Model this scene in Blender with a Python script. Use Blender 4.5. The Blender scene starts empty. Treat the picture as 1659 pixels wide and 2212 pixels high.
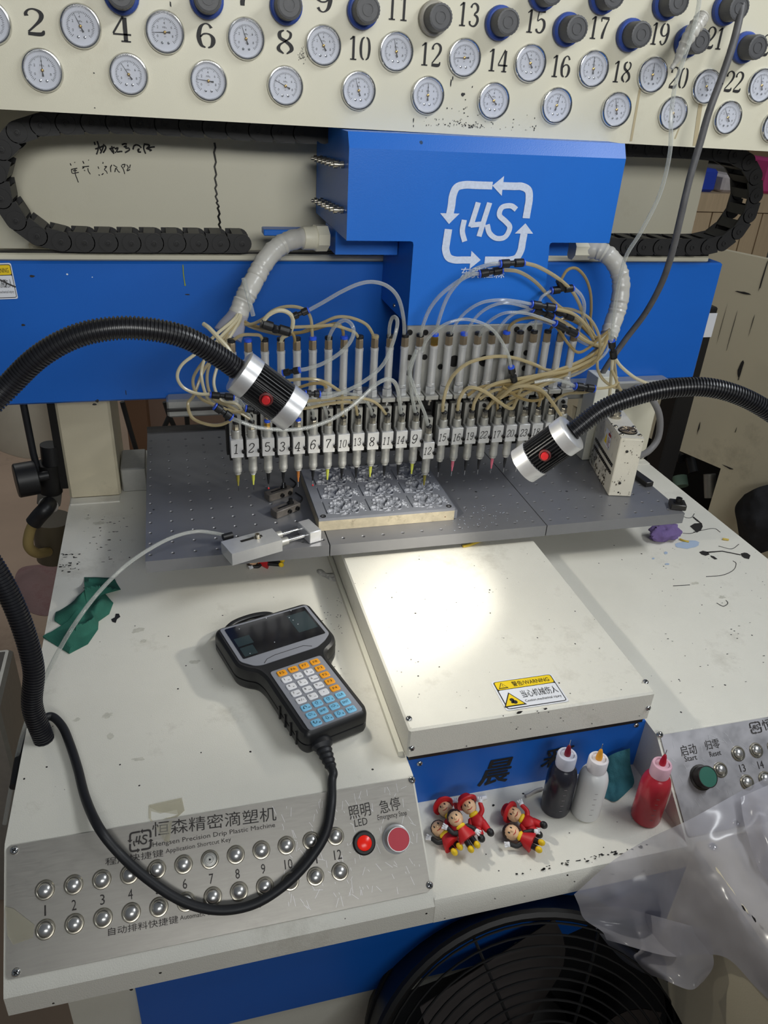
import bpy, math, random
from mathutils import Vector, Matrix, noise
random.seed(7)
R = random.Random(11)
PI = math.pi
sc = bpy.context.scene
COL = sc.collection

# ------------------------------------------------------------------ camera
CAM = Vector((0, 0, 0.65))
CR = Vector((0.96622302, -0.25186814, 0.05454834))     # image right
CD = Vector((-0.0776521, -0.48637467, -0.87029296))    # image down
CF = Vector((0.24572999, 0.83666129, -0.48950449))     # forward
FPX = 1658.94
cam = bpy.data.cameras.new('camera')
cam.sensor_fit = 'HORIZONTAL'
cam.sensor_width = 36.0
cam.lens = FPX / 1659 * 36.0
cam.clip_start = 0.01
camo = bpy.data.objects.new('camera', cam)
COL.objects.link(camo)
up = -CD
camo.matrix_world = Matrix(((CR.x, up.x, -CF.x, CAM.x), (CR.y, up.y, -CF.y, CAM.y), (CR.z, up.z, -CF.z, CAM.z), (0, 0, 0, 1)))
sc.camera = camo

# ------------------------------------------------------------------ world, lights, exposure
w = bpy.data.worlds.new('world')
sc.world = w
w.use_nodes = True
bg = w.node_tree.nodes['Background']
bg.inputs[0].default_value = (0.80, 0.90, 1.0, 1)
bg.inputs[1].default_value = 0.10
sc.view_settings.view_transform = 'Standard'
sc.view_settings.look = 'None'
sc.view_settings.gamma = 1
sc.view_settings.exposure = 0.0
sc.view_settings.use_curve_mapping = False

def area(name, loc, target, sx, sy, power, col):
    l = bpy.data.lights.new(name, 'AREA')
    l.shape = 'RECTANGLE'; l.size = sx; l.size_y = sy
    l.energy = power; l.color = col
    o = bpy.data.objects.new(name, l); COL.objects.link(o)
    o.location = loc
    d = Vector(target) - Vector(loc)
    o.rotation_euler = d.to_track_quat('-Z', 'Y').to_euler()
    return o
area('fluorescent_light', (1.42, 0.20, 1.62), (0.3, 0.9, 0.2), 1.0, 0.10, 15.5, (0.93, 0.97, 1.0))
area('background_fill_light', (-1.0, 3.1, 2.3), (-0.6, 2.9, -0.8), 1.2, 0.15, 14, (0.98, 0.98, 0.95))  # unseen lamp added to brighten the floor at the back left
fl = area('front_light', (0.3, -1.5, 1.3), (0.28, 1.15, 0.75), 1.2, 0.4, 5.0, (0.98, 0.99, 0.97))
fl.data.spread = math.radians(66)      # beam narrowed to keep the lower front dark, standing in for a person's shadow
LAMP_L, LAMP_R = (3.5, 96, .5), (2.5, 98, .7)   # watts, cone, blend of the two lit gooseneck lamps (made in their builder)

# ------------------------------------------------------------------ unprojection: photograph pixel -> point on a known plane of the place
def ray(px, py):
    return CR * (px - 829.5) + CD * (py - 1106) + CF * FPX
def AX(px, py, x):
    d = ray(px, py); return CAM + d * ((x - CAM.x) / d.x)
def AY(px, py, y):
    d = ray(px, py); return CAM + d * ((y - CAM.y) / d.y)
def AZ(px, py, z=0.0):
    d = ray(px, py); return CAM + d * ((z - CAM.z) / d.z)
def AP(px, py, P0, n):
    d = ray(px, py); return CAM + d * (((P0 - CAM).dot(n)) / d.dot(n))

# ------------------------------------------------------------------ mesh helpers
def catmull(pts, per=8, closed=False):
    pts = [tuple(p) for p in pts]
    n = len(pts); out = []
    rng = n if closed else n - 1
    for i in range(rng):
        if closed:
            p0, p1, p2, p3 = pts[(i - 1) % n], pts[i], pts[(i + 1) % n], pts[(i + 2) % n]
        else:
            p1, p2 = pts[i], pts[i + 1]
            p0 = pts[i - 1] if i > 0 else tuple(2 * a - b for a, b in zip(p1, p2))
            p3 = pts[i + 2] if i + 2 < n else tuple(2 * b - a for a, b in zip(p1, p2))
        for k in range(per):
            t = k / per
            out.append(tuple(0.5 * (2 * b + (c - a) * t + (2 * a - 5 * b + 4 * c - d) * t * t + (3 * b - a - 3 * c + d) * t ** 3)
                             for a, b, c, d in zip(p0, p1, p2, p3)))
    if not closed: out.append(pts[-1])
    return out

class MB:
    def __init__(s): s.v = []; s.f = []
    def add(s, vs, fs):
        o = len(s.v); s.v += [Vector(v) for v in vs]
        s.f += [tuple(i + o for i in f) for f in fs]; return s
    def box(s, lo, hi, M=None, bev=0.0):
        x0, y0, z0 = lo; x1, y1, z1 = hi
        if bev <= 0:
            vs = [(x0, y0, z0), (x1, y0, z0), (x1, y1, z0), (x0, y1, z0), (x0, y0, z1), (x1, y0, z1), (x1, y1, z1), (x0, y1, z1)]
            fs = [(0, 3, 2, 1), (4, 5, 6, 7), (0, 1, 5, 4), (1, 2, 6, 5), (2, 3, 7, 6), (3, 0, 4, 7)]
        else:
            b = bev; vs = []; 
            def ring(ix, iy, z): return [(x0 + ix, y0 + iy, z)]
            def rect(i, z, c):
                a0, a1, b0, b1 = x0 + i, x1 - i, y0 + i, y1 - i
                return [(a0 + c, b0, z), (a1 - c, b0, z), (a1, b0 + c, z), (a1, b1 - c, z), (a1 - c, b1, z), (a0 + c, b1, z), (a0, b1 - c, z), (a0, b0 + c, z)]
            L = [rect(b, z0, b * .6), rect(0, z0 + b, b), rect(0, z1 - b, b), rect(b, z1, b * .6)]
            for l in L: vs += l
            fs = [tuple(range(7, -1, -1)), tuple(range(24, 32))]
            for k in range(3):
                for i in range(8):
                    j = (i + 1) % 8
                    fs.append((k * 8 + i, k * 8 + j, k * 8 + 8 + j, k * 8 + 8 + i))
        if M is not None: vs = [M @ Vector(v) for v in vs]
        return s.add(vs, fs)
    def prism(s, poly, fn, a, b):
        """poly 2-D outline (ccw), fn(u,v,t)->3-D, extruded from t=a to t=b"""
        n = len(poly)
        vs = [fn(u, v, a) for u, v in poly] + [fn(u, v, b) for u, v in poly]
        fs = [tuple(range(n - 1, -1, -1)), tuple(range(n, 2 * n))] + [(i, (i + 1) % n, n + (i + 1) % n, n + i) for i in range(n)]
        return s.add(vs, fs)
    def lathe(s, prof, O=(0, 0, 0), ax=(0, 0, 1), n=24, cap=True, flat=None):
        """prof list of (radius, height along axis)"""
        O = Vector(O); ax = Vector(ax).normalized()
        u = ax.orthogonal().normalized(); v = ax.cross(u)
        vs = []; fs = []
        for r, h in prof:
            for i in range(n):
                a = 2 * PI * (i + .5) / n
                vs.append(O + ax * h + (u * math.cos(a) + v * math.sin(a)) * r)
        for k in range(len(prof) - 1):
            for i in range(n):
                j = (i + 1) % n
                fs.append((k * n + i, k * n + j, k * n + n + j, k * n + n + i))
        if cap:
            fs.append(tuple(range(n - 1, -1, -1)))
            fs.append(tuple(range((len(prof) - 1) * n, len(prof) * n)))
        return s.add(vs, fs)
    def cyl(s, A, B, r, r2=None, n=16):
        A = Vector(A); B = Vector(B)
        return s.lathe([(r, 0), (r if r2 is None else r2, (B - A).length)], A, B - A, n)
    def tube(s, pts, r, n=8, cap=True, rf=None):
        P = [Vector(p) for p in pts]
        m = len(P); T = []
        for i in range(m):
            d = P[min(i + 1, m - 1)] - P[max(i - 1, 0)]
            T.append(d.normalized() if d.length > 1e-9 else Vector((0, 0, 1)))
        u = T[0].orthogonal().normalized(); vs = []; fs = []
        for i in range(m):
            u = (u - T[i] * u.dot(T[i])).normalized(); v = T[i].cross(u)
            rr = rf(i, m) if rf else r
            for k in range(n):
                a = 2 * PI * k / n
                vs.append(P[i] + (u * math.cos(a) + v * math.sin(a)) * rr)
        for i in range(m - 1):
            for k in range(n):
                j = (k + 1) % n
                fs.append((i * n + k, i * n + j, i * n + n + j, i * n + n + k))
        if cap:
            fs.append(tuple(range(n - 1, -1, -1))); fs.append(tuple(range((m - 1) * n, m * n)))
        return s.add(vs, fs)
    def ell(s, c, r, M=None, nu=14, nv=9):
        c = Vector(c); vs = []; fs = []
        def P(a, b):
            p = Vector((math.sin(b) * math.cos(a) * r[0], math.sin(b) * math.sin(a) * r[1], math.cos(b) * r[2]))
            return c + (M @ p if M is not None else p)
        vs.append(P(0, 0))
        for j in range(1, nv):
            for i in range(nu): vs.append(P(2 * PI * i / nu, PI * j / nv))
        vs.append(P(0, PI)); e = len(vs) - 1
        for i in range(nu):
            fs.append((0, 1 + i, 1 + (i + 1) % nu)); b = 1 + (nv - 2) * nu
            fs.append((e, b + (i + 1) % nu, b + i))
        for j in range(nv - 2):
            for i in range(nu):
                k = (i + 1) % nu
                fs.append((1 + j * nu + i, 1 + j * nu + nu + i, 1 + j * nu + nu + k, 1 + j * nu + k))
        return s.add(vs, fs)
    def build(s, name, m, parent=None, world=False, smooth=True, label=None, kind=None):
        vs = s.v
        if world and parent is not None:
            Mi = wm(parent).inverted(); vs = [Mi @ v for v in vs]
        me = bpy.data.meshes.new(name)
        me.from_pydata([tuple(v) for v in vs], [], s.f)
        if smooth:
            me.polygons.foreach_set('use_smooth', [True] * len(me.polygons))
            try: me.set_sharp_from_angle(angle=math.radians(38))
            except Exception: pass
        me.materials.append(m)
        me.update()
        o = bpy.data.objects.new(name, me); COL.objects.link(o)
        if parent is not None: o.parent = parent
        if label: o['label'] = label
        if kind: o['kind'] = kind
        return o

WORDS = 'zero one two three four five six seven eight nine ten eleven twelve thirteen fourteen fifteen sixteen seventeen eighteen nineteen twenty twenty-one twenty-two twenty-three twenty-four'.split()
def nw(s):
    import re
    return re.sub(r'\d+', lambda m: WORDS[int(m.group())], s)
def wm(o):
    M = o.matrix_basis.copy()
    while o.parent is not None:
        o = o.parent; M = o.matrix_basis @ M
    return M
def tag(o, label, cat, group=None):
    o['label'] = nw(label); o['category'] = cat
    if group: o['group'] = group
    return o
def thing(name, label, cat, M=(0, 0, 0), group=None):
    o = bpy.data.objects.new(name, None); COL.objects.link(o)
    o.empty_display_size = .02
    if isinstance(M, Matrix): o.matrix_basis = M
    else: o.location = M
    return tag(o, label, cat, group)
KIDS = {}
def kids(o): return [c for c in bpy.data.objects if c.parent == o]
def dup(root, M, label, group=None):
    r = root.copy(); COL.objects.link(r)
    if isinstance(M, Matrix): r.matrix_basis = M
    else: r.location = M
    r['label'] = nw(label)
    if group: r['group'] = group
    out = {}
    for ch in KIDS.setdefault(root.name, [(c, kids(c)) for c in kids(root)]):
        c = ch[0].copy(); COL.objects.link(c); c.parent = r
        out[c.name.split('.')[0]] = c
        for g in ch[1]:
            d = g.copy(); COL.objects.link(d); d.parent = c
    return r, out
def frame(O, U, V):
    U = Vector(U).normalized(); V = Vector(V).normalized(); N = U.cross(V); O = Vector(O)
    return Matrix(((U.x, V.x, N.x, O.x), (U.y, V.y, N.y, O.y), (U.z, V.z, N.z, O.z), (0, 0, 0, 1)))

# ------------------------------------------------------------------ materials
def newmat(name):
    m = bpy.data.materials.new(name); m.use_nodes = True
    nt = m.node_tree
    return m, nt, nt.nodes['Principled BSDF']
def lin(r, g, b):
    f = lambda c: (c / 255 / 12.92) if c / 255 <= .04045 else ((c / 255 + .055) / 1.055) ** 2.4
    return (f(r), f(g), f(b), 1)
def mat(name, rgb, rough=.5, metal=0, bump=0, bscale=400, var=0, vscale=8, speck=0, sscale=60, scol=(25, 22, 20), dirt=0, dscale=5,
        dcol=(60, 50, 35), stretch=None, trans=0, coat=0, alpha=1, spec=None, rvar=0):
    m, nt, p = newmat(name)
    N = nt.nodes.new; L = nt.links.new
    p.inputs['Base Color'].default_value = lin(*rgb)
    p.inputs['Roughness'].default_value = rough
    p.inputs['Metallic'].default_value = metal
    if trans: p.inputs['Transmission Weight'].default_value = trans
    if coat: p.inputs['Coat Weight'].default_value = coat; p.inputs['Coat Roughness'].default_value = .1
    if alpha < 1: p.inputs['Alpha'].default_value = alpha
    if spec is not None: p.inputs['Specular IOR Level'].default_value = spec
    if not (bump or var or speck or dirt or rvar): return m
    tc = N('ShaderNodeTexCoord'); vec = tc.outputs['Object']
    if stretch:
        mp = N('ShaderNodeMapping'); mp.inputs['Scale'].default_value = stretch
        L(vec, mp.inputs['Vector']); svec = mp.outputs['Vector']
    else: svec = vec
    col = None
    def noise_(scale, v, det=4, rgh=.6):
        n = N('ShaderNodeTexNoise'); n.inputs['Scale'].default_value = scale; n.inputs['Detail'].default_value = det
        n.inputs['Roughness'].default_value = rgh; L(v, n.inputs['Vector']); return n.outputs['Fac']
    def ramp(fac, a, b):
        r = N('ShaderNodeMapRange'); r.inputs[1].default_value = a; r.inputs[2].default_value = b; L(fac, r.inputs[0]); return r.outputs[0]
    def mix(fac, c1, c2, mode='MIX'):
        x = N('ShaderNodeMix'); x.data_type = 'RGBA'; x.blend_type = mode
        if isinstance(fac, (int, float)): x.inputs[0].default_value = fac
        else: L(fac, x.inputs[0])
        for idx, c in ((6, c1), (7, c2)):
            if isinstance(c, tuple): x.inputs[idx].default_value = c
            else: L(c, x.inputs[idx])
        return x.outputs[2]
    base = lin(*rgb); col = base
    if var:
        f = noise_(vscale, svec)
        d = tuple(max(0, c * (1 - var)) for c in base[:3]) + (1,); b2 = tuple(min(1, c * (1 + var * .6)) for c in base[:3]) + (1,)
        col = mix(ramp(f, .3, .7), d, b2)
    if dirt:
        f = noise_(dscale, vec, 8, .75)
        fac = ramp(f, .56, .78); mu = N('ShaderNodeMath'); mu.operation = 'MULTIPLY'; mu.inputs[1].default_value = dirt; L(fac, mu.inputs[0])
        col = mix(mu.outputs[0], col, lin(*dcol))
    if speck:
        vo = N('ShaderNodeTexVoronoi'); vo.inputs['Scale'].default_value = sscale; L(vec, vo.inputs['Vector'])
        n2 = noise_(sscale * 2.5, vec, 2)
        th = N('ShaderNodeMath'); th.operation = 'MULTIPLY_ADD'; L(n2, th.inputs[0]); th.inputs[1].default_value = .16; L(vo.outputs['Distance'], th.inputs[2])
        sp = N('ShaderNodeSeparateColor'); L(vo.outputs['Color'], sp.inputs[0])
        g = N('ShaderNodeMath'); g.operation = 'LESS_THAN'; L(sp.outputs[0], g.inputs[0]); g.inputs[1].default_value = speck
        sz = N('ShaderNodeMath'); sz.operation = 'MULTIPLY_ADD'; L(sp.outputs[1], sz.inputs[0]); sz.inputs[1].default_value = .12; sz.inputs[2].default_value = .09
        l = N('ShaderNodeMath'); l.operation = 'LESS_THAN'; L(th.outputs[0], l.inputs[0]); L(sz.outputs[0], l.inputs[1])
        mm = N('ShaderNodeMath'); mm.operation = 'MULTIPLY'; L(g.outputs[0], mm.inputs[0]); L(l.outputs[0], mm.inputs[1])
        col = mix(mm.outputs[0], col, lin(*scol))
    if not isinstance(col, tuple): L(col, p.inputs['Base Color'])
    if rvar:
        f = noise_(vscale * 1.7, svec)
        r = N('ShaderNodeMapRange'); r.inputs[1].default_value = .3; r.inputs[2].default_value = .7
        r.inputs[3].default_value = max(.05, rough - rvar); r.inputs[4].default_value = rough + rvar; L(f, r.inputs[0]); L(r.outputs[0], p.inputs['Roughness'])
    if bump:
        f = noise_(bscale, svec, 2)
        b = N('ShaderNodeBump'); b.inputs['Strength'].default_value = bump; b.inputs['Distance'].default_value = .0006
        L(f, b.inputs['Height']); L(b.outputs['Normal'], p.inputs['Normal'])
    return m
def film(name, rgb, alpha, rough=.15):
    """clear or tinted plastic: the film lets light through and shows a glossy skin"""
    m, nt, p = newmat(name)
    N = nt.nodes.new; L = nt.links.new
    p.inputs['Base Color'].default_value = lin(*rgb); p.inputs['Roughness'].default_value = rough
    p.inputs['Specular IOR Level'].default_value = .7
    t = N('ShaderNodeBsdfTransparent'); t.inputs[0].default_value = tuple(.5 + .5 * c for c in lin(*rgb)[:3]) + (1,)
    lw = N('ShaderNodeLayerWeight'); lw.inputs[0].default_value = .35
    r = N('ShaderNodeMapRange'); r.inputs[1].default_value = 0; r.inputs[2].default_value = 1; r.inputs[3].default_value = alpha; r.inputs[4].default_value = min(1, alpha + .45)
    L(lw.outputs['Facing'], r.inputs[0])
    x = N('ShaderNodeMixShader'); L(r.outputs[0], x.inputs[0]); L(t.outputs[0], x.inputs[1]); L(p.outputs[0], x.inputs[2])
    L(x.outputs[0], nt.nodes['Material Output'].inputs['Surface'])
    return m

CREAM = mat('cream_paint', (224, 222, 208), .42, 0, .35, 900, .03, 6, .10, 55, dirt=.35, dscale=9, dcol=(150, 140, 115))
CREAMTOP = mat('cream_paint_worn', (226, 223, 212), .45, 0, .6, 800, .05, 7, .16, 95, dirt=.5, dscale=7, dcol=(135, 125, 105))
CREAM2 = mat('cream_paint_panel', (218, 213, 192), .4, 0, .15, 900, .03, 4, .05, 30, dirt=.25, dscale=6, dcol=(170, 155, 125))
CREAMOLD = mat('cream_paint_stained', (206, 196, 170), .5, 0, .2, 500, .06, 3, .12, 18, dirt=.45, dscale=4, dcol=(70, 60, 45))
BLUE = mat('blue_paint', (28, 108, 205), .38, 0, .2, 700, .05, 5, .08, 30, scol=(20, 60, 100))
BLUED = mat('blue_paint_flecked', (24, 98, 192), .36, 0, .15, 700, .05, 5, .10, 32, scol=(215, 225, 235))
STEEL = mat('brushed_steel', (166, 162, 155), .38, .72, .05, 60, .05, 40, 0, stretch=(1, 10, 10), rvar=.06, dirt=.35, dscale=12, dcol=(128, 122, 116))
STEELR = mat('scratched_steel', (182, 180, 184), .40, .6, .1, 90, .10, 22, .15, 40, scol=(230, 230, 235), rvar=.12)
PLATE = mat('table_steel', (134, 134, 137), .40, .45, .08, 300, .10, 9, .06, 40, scol=(60, 60, 60), rvar=.08)
ALU = mat('aluminium', (216, 216, 217), .36, .6, .08, 300, .06, 60)
ALUD = mat('matt_aluminium', (178, 177, 172), .44, .55, .08, 300, .08, 80)
CHROME = mat('chrome', (215, 215, 215), .14, 1)
NICKEL = mat('nickel', (178, 172, 158), .28, .95)
BRASS = mat('tarnished_brass', (152, 136, 114), .38, .7)
GOLD = mat('bright_brass', (212, 170, 88), .25, 1)
DKSTEEL = mat('dark_steel', (70, 68, 66), .4, .8, .1, 300, .2, 30)
BLACKS = mat('black_steel', (28, 27, 27), .45, .4)
BLACKP = mat('black_plastic', (24, 24, 26), .42, 0, .15, 900)
BLACKR = mat('black_rubber', (26, 27, 31), .5)
CHAINM = mat('chain_plastic', (33, 32, 32), .5, 0, .1, 600, .15, 20)
HOSEM = mat('hose_plastic', (30, 30, 34), .33, 0, 0, var=.12, vscale=20)
INK = mat('black_ink', (26, 24, 26), .6)
INKP = mat('marker_ink', (38, 36, 36), .6)
ETCH = mat('etched_ink', (40, 34, 32), .55)
WHITEP = mat('white_print', (206, 216, 236), .6, var=.1, vscale=300, speck=.75, sscale=480, scol=(40, 112, 205))
BUTTON = mat('button_steel', (205, 204, 202), .30, .85)
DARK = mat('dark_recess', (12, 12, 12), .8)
GREYK = mat('grey_knob_plastic', (82, 82, 84), .5, 0, .2, 600, .1, 60)
BLUEC = mat('blue_collar_plastic', (50, 78, 158), .55, 0, .3, 500, .15, 80)
BLUEF = mat('blue_fitting_plastic', (42, 86, 215), .35)
GREYC = mat('pale_grey_plastic', (165, 160, 148), .5, 0, .1, 500)
DIAL = mat('dial_face', (222, 222, 226), .45)
GLASS = film('gauge_glass', (235, 238, 245), .10, .05)
CLEAR = film('clear_tube', (224, 226, 222), .20, .12)
AMBER = film('amber_tube', (204, 188, 146), .48, .18)
AMBERD = film('amber_tube_dark', (172, 150, 100), .55, .2)
MILKY = film('milky_tube', (222, 212, 180), .72, .25)
SLEEVE = film('plastic_wrap', (205, 202, 194), .86, .3)
BAG = film('plastic_bag', (200, 198, 206), .40, .2)
REDB = mat('red_button_plastic', (205, 40, 44), .4)
REDE = mat('red_stop_cap', (196, 60, 74), .55)
GREENB = mat('green_start_cap', (44, 116, 98), .5)
YELLOW = mat('yellow_print', (238, 205, 30), .5)
WHITES = mat('white_sticker', (226, 228, 234), .4)
GREENRAG = mat('green_cloth', (42, 104, 88), .9, 0, .9, 700, .22, 30)
TEALRAG = mat('teal_cloth', (52, 110, 120), .9, 0, .9, 700, .22, 30)
PURPLE = mat('purple_cloth', (118, 98, 150), .9, 0, .9, 500, .2, 40)
FLOORM = mat('floor_concrete', (196, 170, 148), .7, 0, .3, 60, .12, 2.5, .2, 5, dirt=.6, dscale=2, dcol=(80, 60, 50))

# ------------------------------------------------------------------ lettering
_raw = {}
def raw_text(s):
    if s not in _raw:
        c = bpy.data.curves.new('lettering', 'FONT'); c.body = s; c.resolution_u = 2
        o = bpy.data.objects.new('lettering', c); COL.objects.link(o)
        me = bpy.data.meshes.new_from_object(o)
        vs = [v.co.copy() for v in me.vertices]; fs = [tuple(p.vertices) for p in me.polygons]
        bpy.data.objects.remove(o); bpy.data.curves.remove(c); bpy.data.meshes.remove(me)
        _raw[s] = (vs, fs)
    return _raw[s]
def letters(mb, s, O, U, V, wd=None, ht=None, lift=.0004, shear=0):
    """flat lettering centred on O, U = reading direction, V = up"""
    vs, fs = raw_text(s)
    x0 = min(v.x for v in vs); x1 = max(v.x for v in vs); y0 = min(v.y for v in vs); y1 = max(v.y for v in vs)
    sy = (ht / (y1 - y0)) if ht else wd / (x1 - x0)
    sx = (wd / (x1 - x0)) if wd else sy
    O = Vector(O); U = Vector(U).normalized(); V = Vector(V).normalized(); N = U.cross(V)
    P = [O + U * ((v.x - (x0 + x1) / 2) * sx + shear * (v.y - (y0 + y1) / 2) * sy) + V * ((v.y - (y0 + y1) / 2) * sy) + N * lift for v in vs]
    mb.add(P, fs); return mb
DIG = {  # serif stencil figures as strokes (x, y, width), unit height
    '0': [[(.24, .96, .05), (.12, .84, .10), (.07, .5, .13), (.12, .16, .10), (.24, .04, .05)], [(.34, .96, .05), (.46, .84, .10), (.51, .5, .13), (.46, .16, .10), (.34, .04, .05)]],
    '1': [[(.30, .97, .12), (.30, .04, .12)], [(.14, .03, .06), (.46, .03, .06)], [(.12, .82, .05), (.28, .94, .09)]],
    '2': [[(.10, .70, .12), (.09, .80, .09), (.17, .92, .06), (.31, .96, .06), (.46, .88, .11), (.51, .74, .13), (.45, .56, .11), (.28, .34, .07), (.10, .13, .06)], [(.08, .06, .12), (.44, .06, .14), (.53, .20, .05)]],
    '3': [[(.10, .78, .11), (.18, .92, .06), (.32, .95, .07), (.45, .84, .12), (.45, .66, .11), (.30, .54, .06)], [(.28, .52, .06), (.46, .42, .11), (.50, .26, .13), (.40, .08, .10), (.24, .04, .06), (.10, .12, .08), (.09, .24, .11)]],
    '4': [[(.36, .96, .06), (.05, .32, .06)], [(.04, .29, .07), (.56, .29, .07)], [(.40, .92, .13), (.40, .04, .12)], [(.26, .03, .06), (.54, .03, .06)]],
    '5': [[(.13, .94, .10), (.48, .93, .11)], [(.12, .92, .06), (.10, .54, .06), (.28, .62, .06), (.46, .52, .12), (.50, .30, .14), (.40, .10, .10), (.24, .04, .06), (.10, .12, .10), (.09, .20, .10)]],
    '6': [[(.46, .80, .10), (.38, .93, .06), (.26, .95, .05), (.13, .80, .11), (.07, .45, .14), (.13, .14, .11), (.26, .04, .05)], [(.12, .44, .05), (.22, .56, .06), (.38, .57, .06), (.49, .44, .12), (.50, .26, .14), (.44, .10, .09), (.34, .04, .05)]],
    '7': [[(.09, .76, .05), (.10, .92, .09), (.50, .92, .12)], [(.50, .90, .05), (.36, .60, .09), (.26, .25, .14), (.25, .05, .13)]],
    '8': [[(.25, .96, .05), (.12, .86, .11), (.13, .66, .12), (.30, .54, .12), (.46, .38, .13), (.49, .20, .12), (.34, .04, .05)], [(.34, .96, .05), (.46, .86, .08), (.44, .68, .08), (.30, .54, .05), (.12, .38, .08), (.08, .20, .12), (.24, .04, .05)]],
    '9': [[(.10, .20, .10), (.18, .07, .06), (.30, .05, .05), (.43, .20, .11), (.49, .55, .14), (.43, .86, .11), (.30, .96, .05)], [(.44, .56, .05), (.34, .44, .06), (.18, .43, .06), (.07, .56, .12), (.06, .74, .14), (.12, .90, .09), (.22, .96, .05)]],
}
def stroke(mb, pts, fn, per=5):
    """brush stroke of varying width; fn(x, y) -> 3-D"""
    P = catmull(pts, per) if len(pts) > 2 else pts
    n = len(P); vs = []; fs = []
    for i in range(n):
        a = P[max(i - 1, 0)]; b = P[min(i + 1, n - 1)]
        dx, dy = b[0] - a[0], b[1] - a[1]; l = math.hypot(dx, dy) or 1
        nx, ny = -dy / l, dx / l; h = P[i][2] / 2
        vs += [fn(P[i][0] + nx * h, P[i][1] + ny * h), fn(P[i][0] - nx * h, P[i][1] - ny * h)]
    for i in range(n - 1): fs.append((2 * i + 1, 2 * i + 3, 2 * i + 2, 2 * i))
    mb.add(vs, fs)
def digits(mb, s, O, U, V, ht, sx=1.0, lift=.0004, width=None, slant=0):
    O = Vector(O); U = Vector(U).normalized(); V = Vector(V).normalized(); N = U.cross(V)
    adv = .60 * ht * sx; n = len(s)
    for k, ch in enumerate(s):
        ox = (k - (n - 1) / 2) * adv - .29 * ht * sx
        for st in DIG[ch]:
            pts = [(x, y, width or w) for x, y, w in st]
            stroke(mb, pts, lambda x, y: O + U * (ox + (x + slant * (y - .5)) * ht * sx) + V * ((y - .5) * ht) + N * lift)
    return mb
# ------------------------------------------------------------------ room behind the machine
def struct(name, mb, m, **k):
    o = mb.build(name, m, smooth=False); o['kind'] = 'structure'; return o
struct('floor', MB().box((-4, -2, -.86), (6, 5.2, -.80)), FLOORM)
WALLM = mat('wall_plaster', (150, 146, 138), .8, 0, .2, 40, .08, 2, 0, dirt=.3, dscale=1.5)
struct('wall_back', MB().box((-4, 5.0, -.80), (6, 5.1, 2.2)), WALLM)

# ------------------------------------------------------------------ bench of the machine
DX0, DX1 = -.193, .913          # bench width
RX0, RX1 = .2116, .509          # recess between the two consoles
bench = thing('machine_bench', 'cream painted steel bench with sloped console fronts and blue lower door', 'bench', (.36, .5, -.80))
def prof(poly, x0, x1): return MB().prism(poly, lambda a, b, t: (t, a, b), x0, x1)
PT = Vector((0, .545, 0)); PVv = Vector((0, .09, .073)).normalized(); PNn = Vector((1, 0, 0)).cross(PVv)
cons = [(1.42, 0), (.547, 0), (.543, -.0018), (.4535, -.0742), (.4495, -.0775), (.4465, -.081), (.4455, -.106), (.452, -.109), (1.42, -.109)]
prof(cons, DX0, RX0).build('console', CREAMTOP, bench, world=True, label='left console top with rag, handset and sloped front')
prof(cons, RX1, DX1).build('console', CREAMTOP, bench, world=True, label='right console top, stained with black and blue spots')
shelf = [(.575, -.073), (.458, -.073), (.450, -.0755), (.4462, -.081), (.4452, -.106), (.452, -.109), (.575, -.109)]
prof(shelf, RX0, RX1).build('shelf', CREAMTOP, bench, world=True, label='recessed cream shelf with chipped front edge')
MB().box((RX0, .568, -.109), (RX1, .575, .0)).build('recess_panel', BLUED, bench, world=True, smooth=False, label='blue recess panel')
MB().box((RX0, .575, -.109), (RX1, 1.42, .0)).build('bed', CREAMTOP, bench, world=True, smooth=False)
MB().box((-.152, .475, -.80), (.89, 1.40, -.109)).build('cabinet_body', CREAM, bench, world=True, smooth=False)
zb = AY(700, 2163, .47).z
MB().box((-.088, .470, zb), (.86, .475, -.110)).build('blue_door', BLUED, bench, world=True, smooth=False, label='blue painted lower door')
def screw(O, N, r, parent, m=CHROME, name='screw'):
    N = Vector(N).normalized(); O = Vector(O)
    b = MB().lathe([(r, 0), (r, r * .25), (r * .86, r * .5), (r * .5, r * .66), (.0001, r * .7)], O, N, 14, cap=False)
    o = b.build(name, m, parent, world=True)
    u = N.orthogonal().normalized(); v = N.cross(u)
    c = MB(); h = r * .72
    a = r * .55; t = r * .13
    Mx = Matrix(((u.x, v.x, N.x, O.x), (u.y, v.y, N.y, O.y), (u.z, v.z, N.z, O.z), (0, 0, 0, 1)))
    c.box((-a, -t, r * .55), (a, t, h), Mx); c.box((-t, -a, r * .55), (t, a, h + .00005), Mx)
    c.build('cross_slot', DARK, o, world=True, smooth=False)
    return o
for q in ((906, 1648), (1373.6, 1565.5)): screw(AY(*q, .568) + Vector((0, -.0002, 0)), (0, -1, 0), .0036, bench)
# brush characters on the blue recess panel
for ch_, px, py, h_ in (('晨', 1073, 1666, .040), ('彩', 1205, 1634, .030)):
    b = MB()
    for k in range(7): letters(b, ch_, AY(px, py, .568) + Vector((.0009 * math.cos(k), 0, .0007 * math.sin(k))) * (k > 0), (1, 0, 0), (0, 0, 1), .036, h_, .0005 + k * .00003, shear=.18)
    b.build('brush_character', INK, bench, world=True, smooth=False, kind='stuff')
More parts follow.
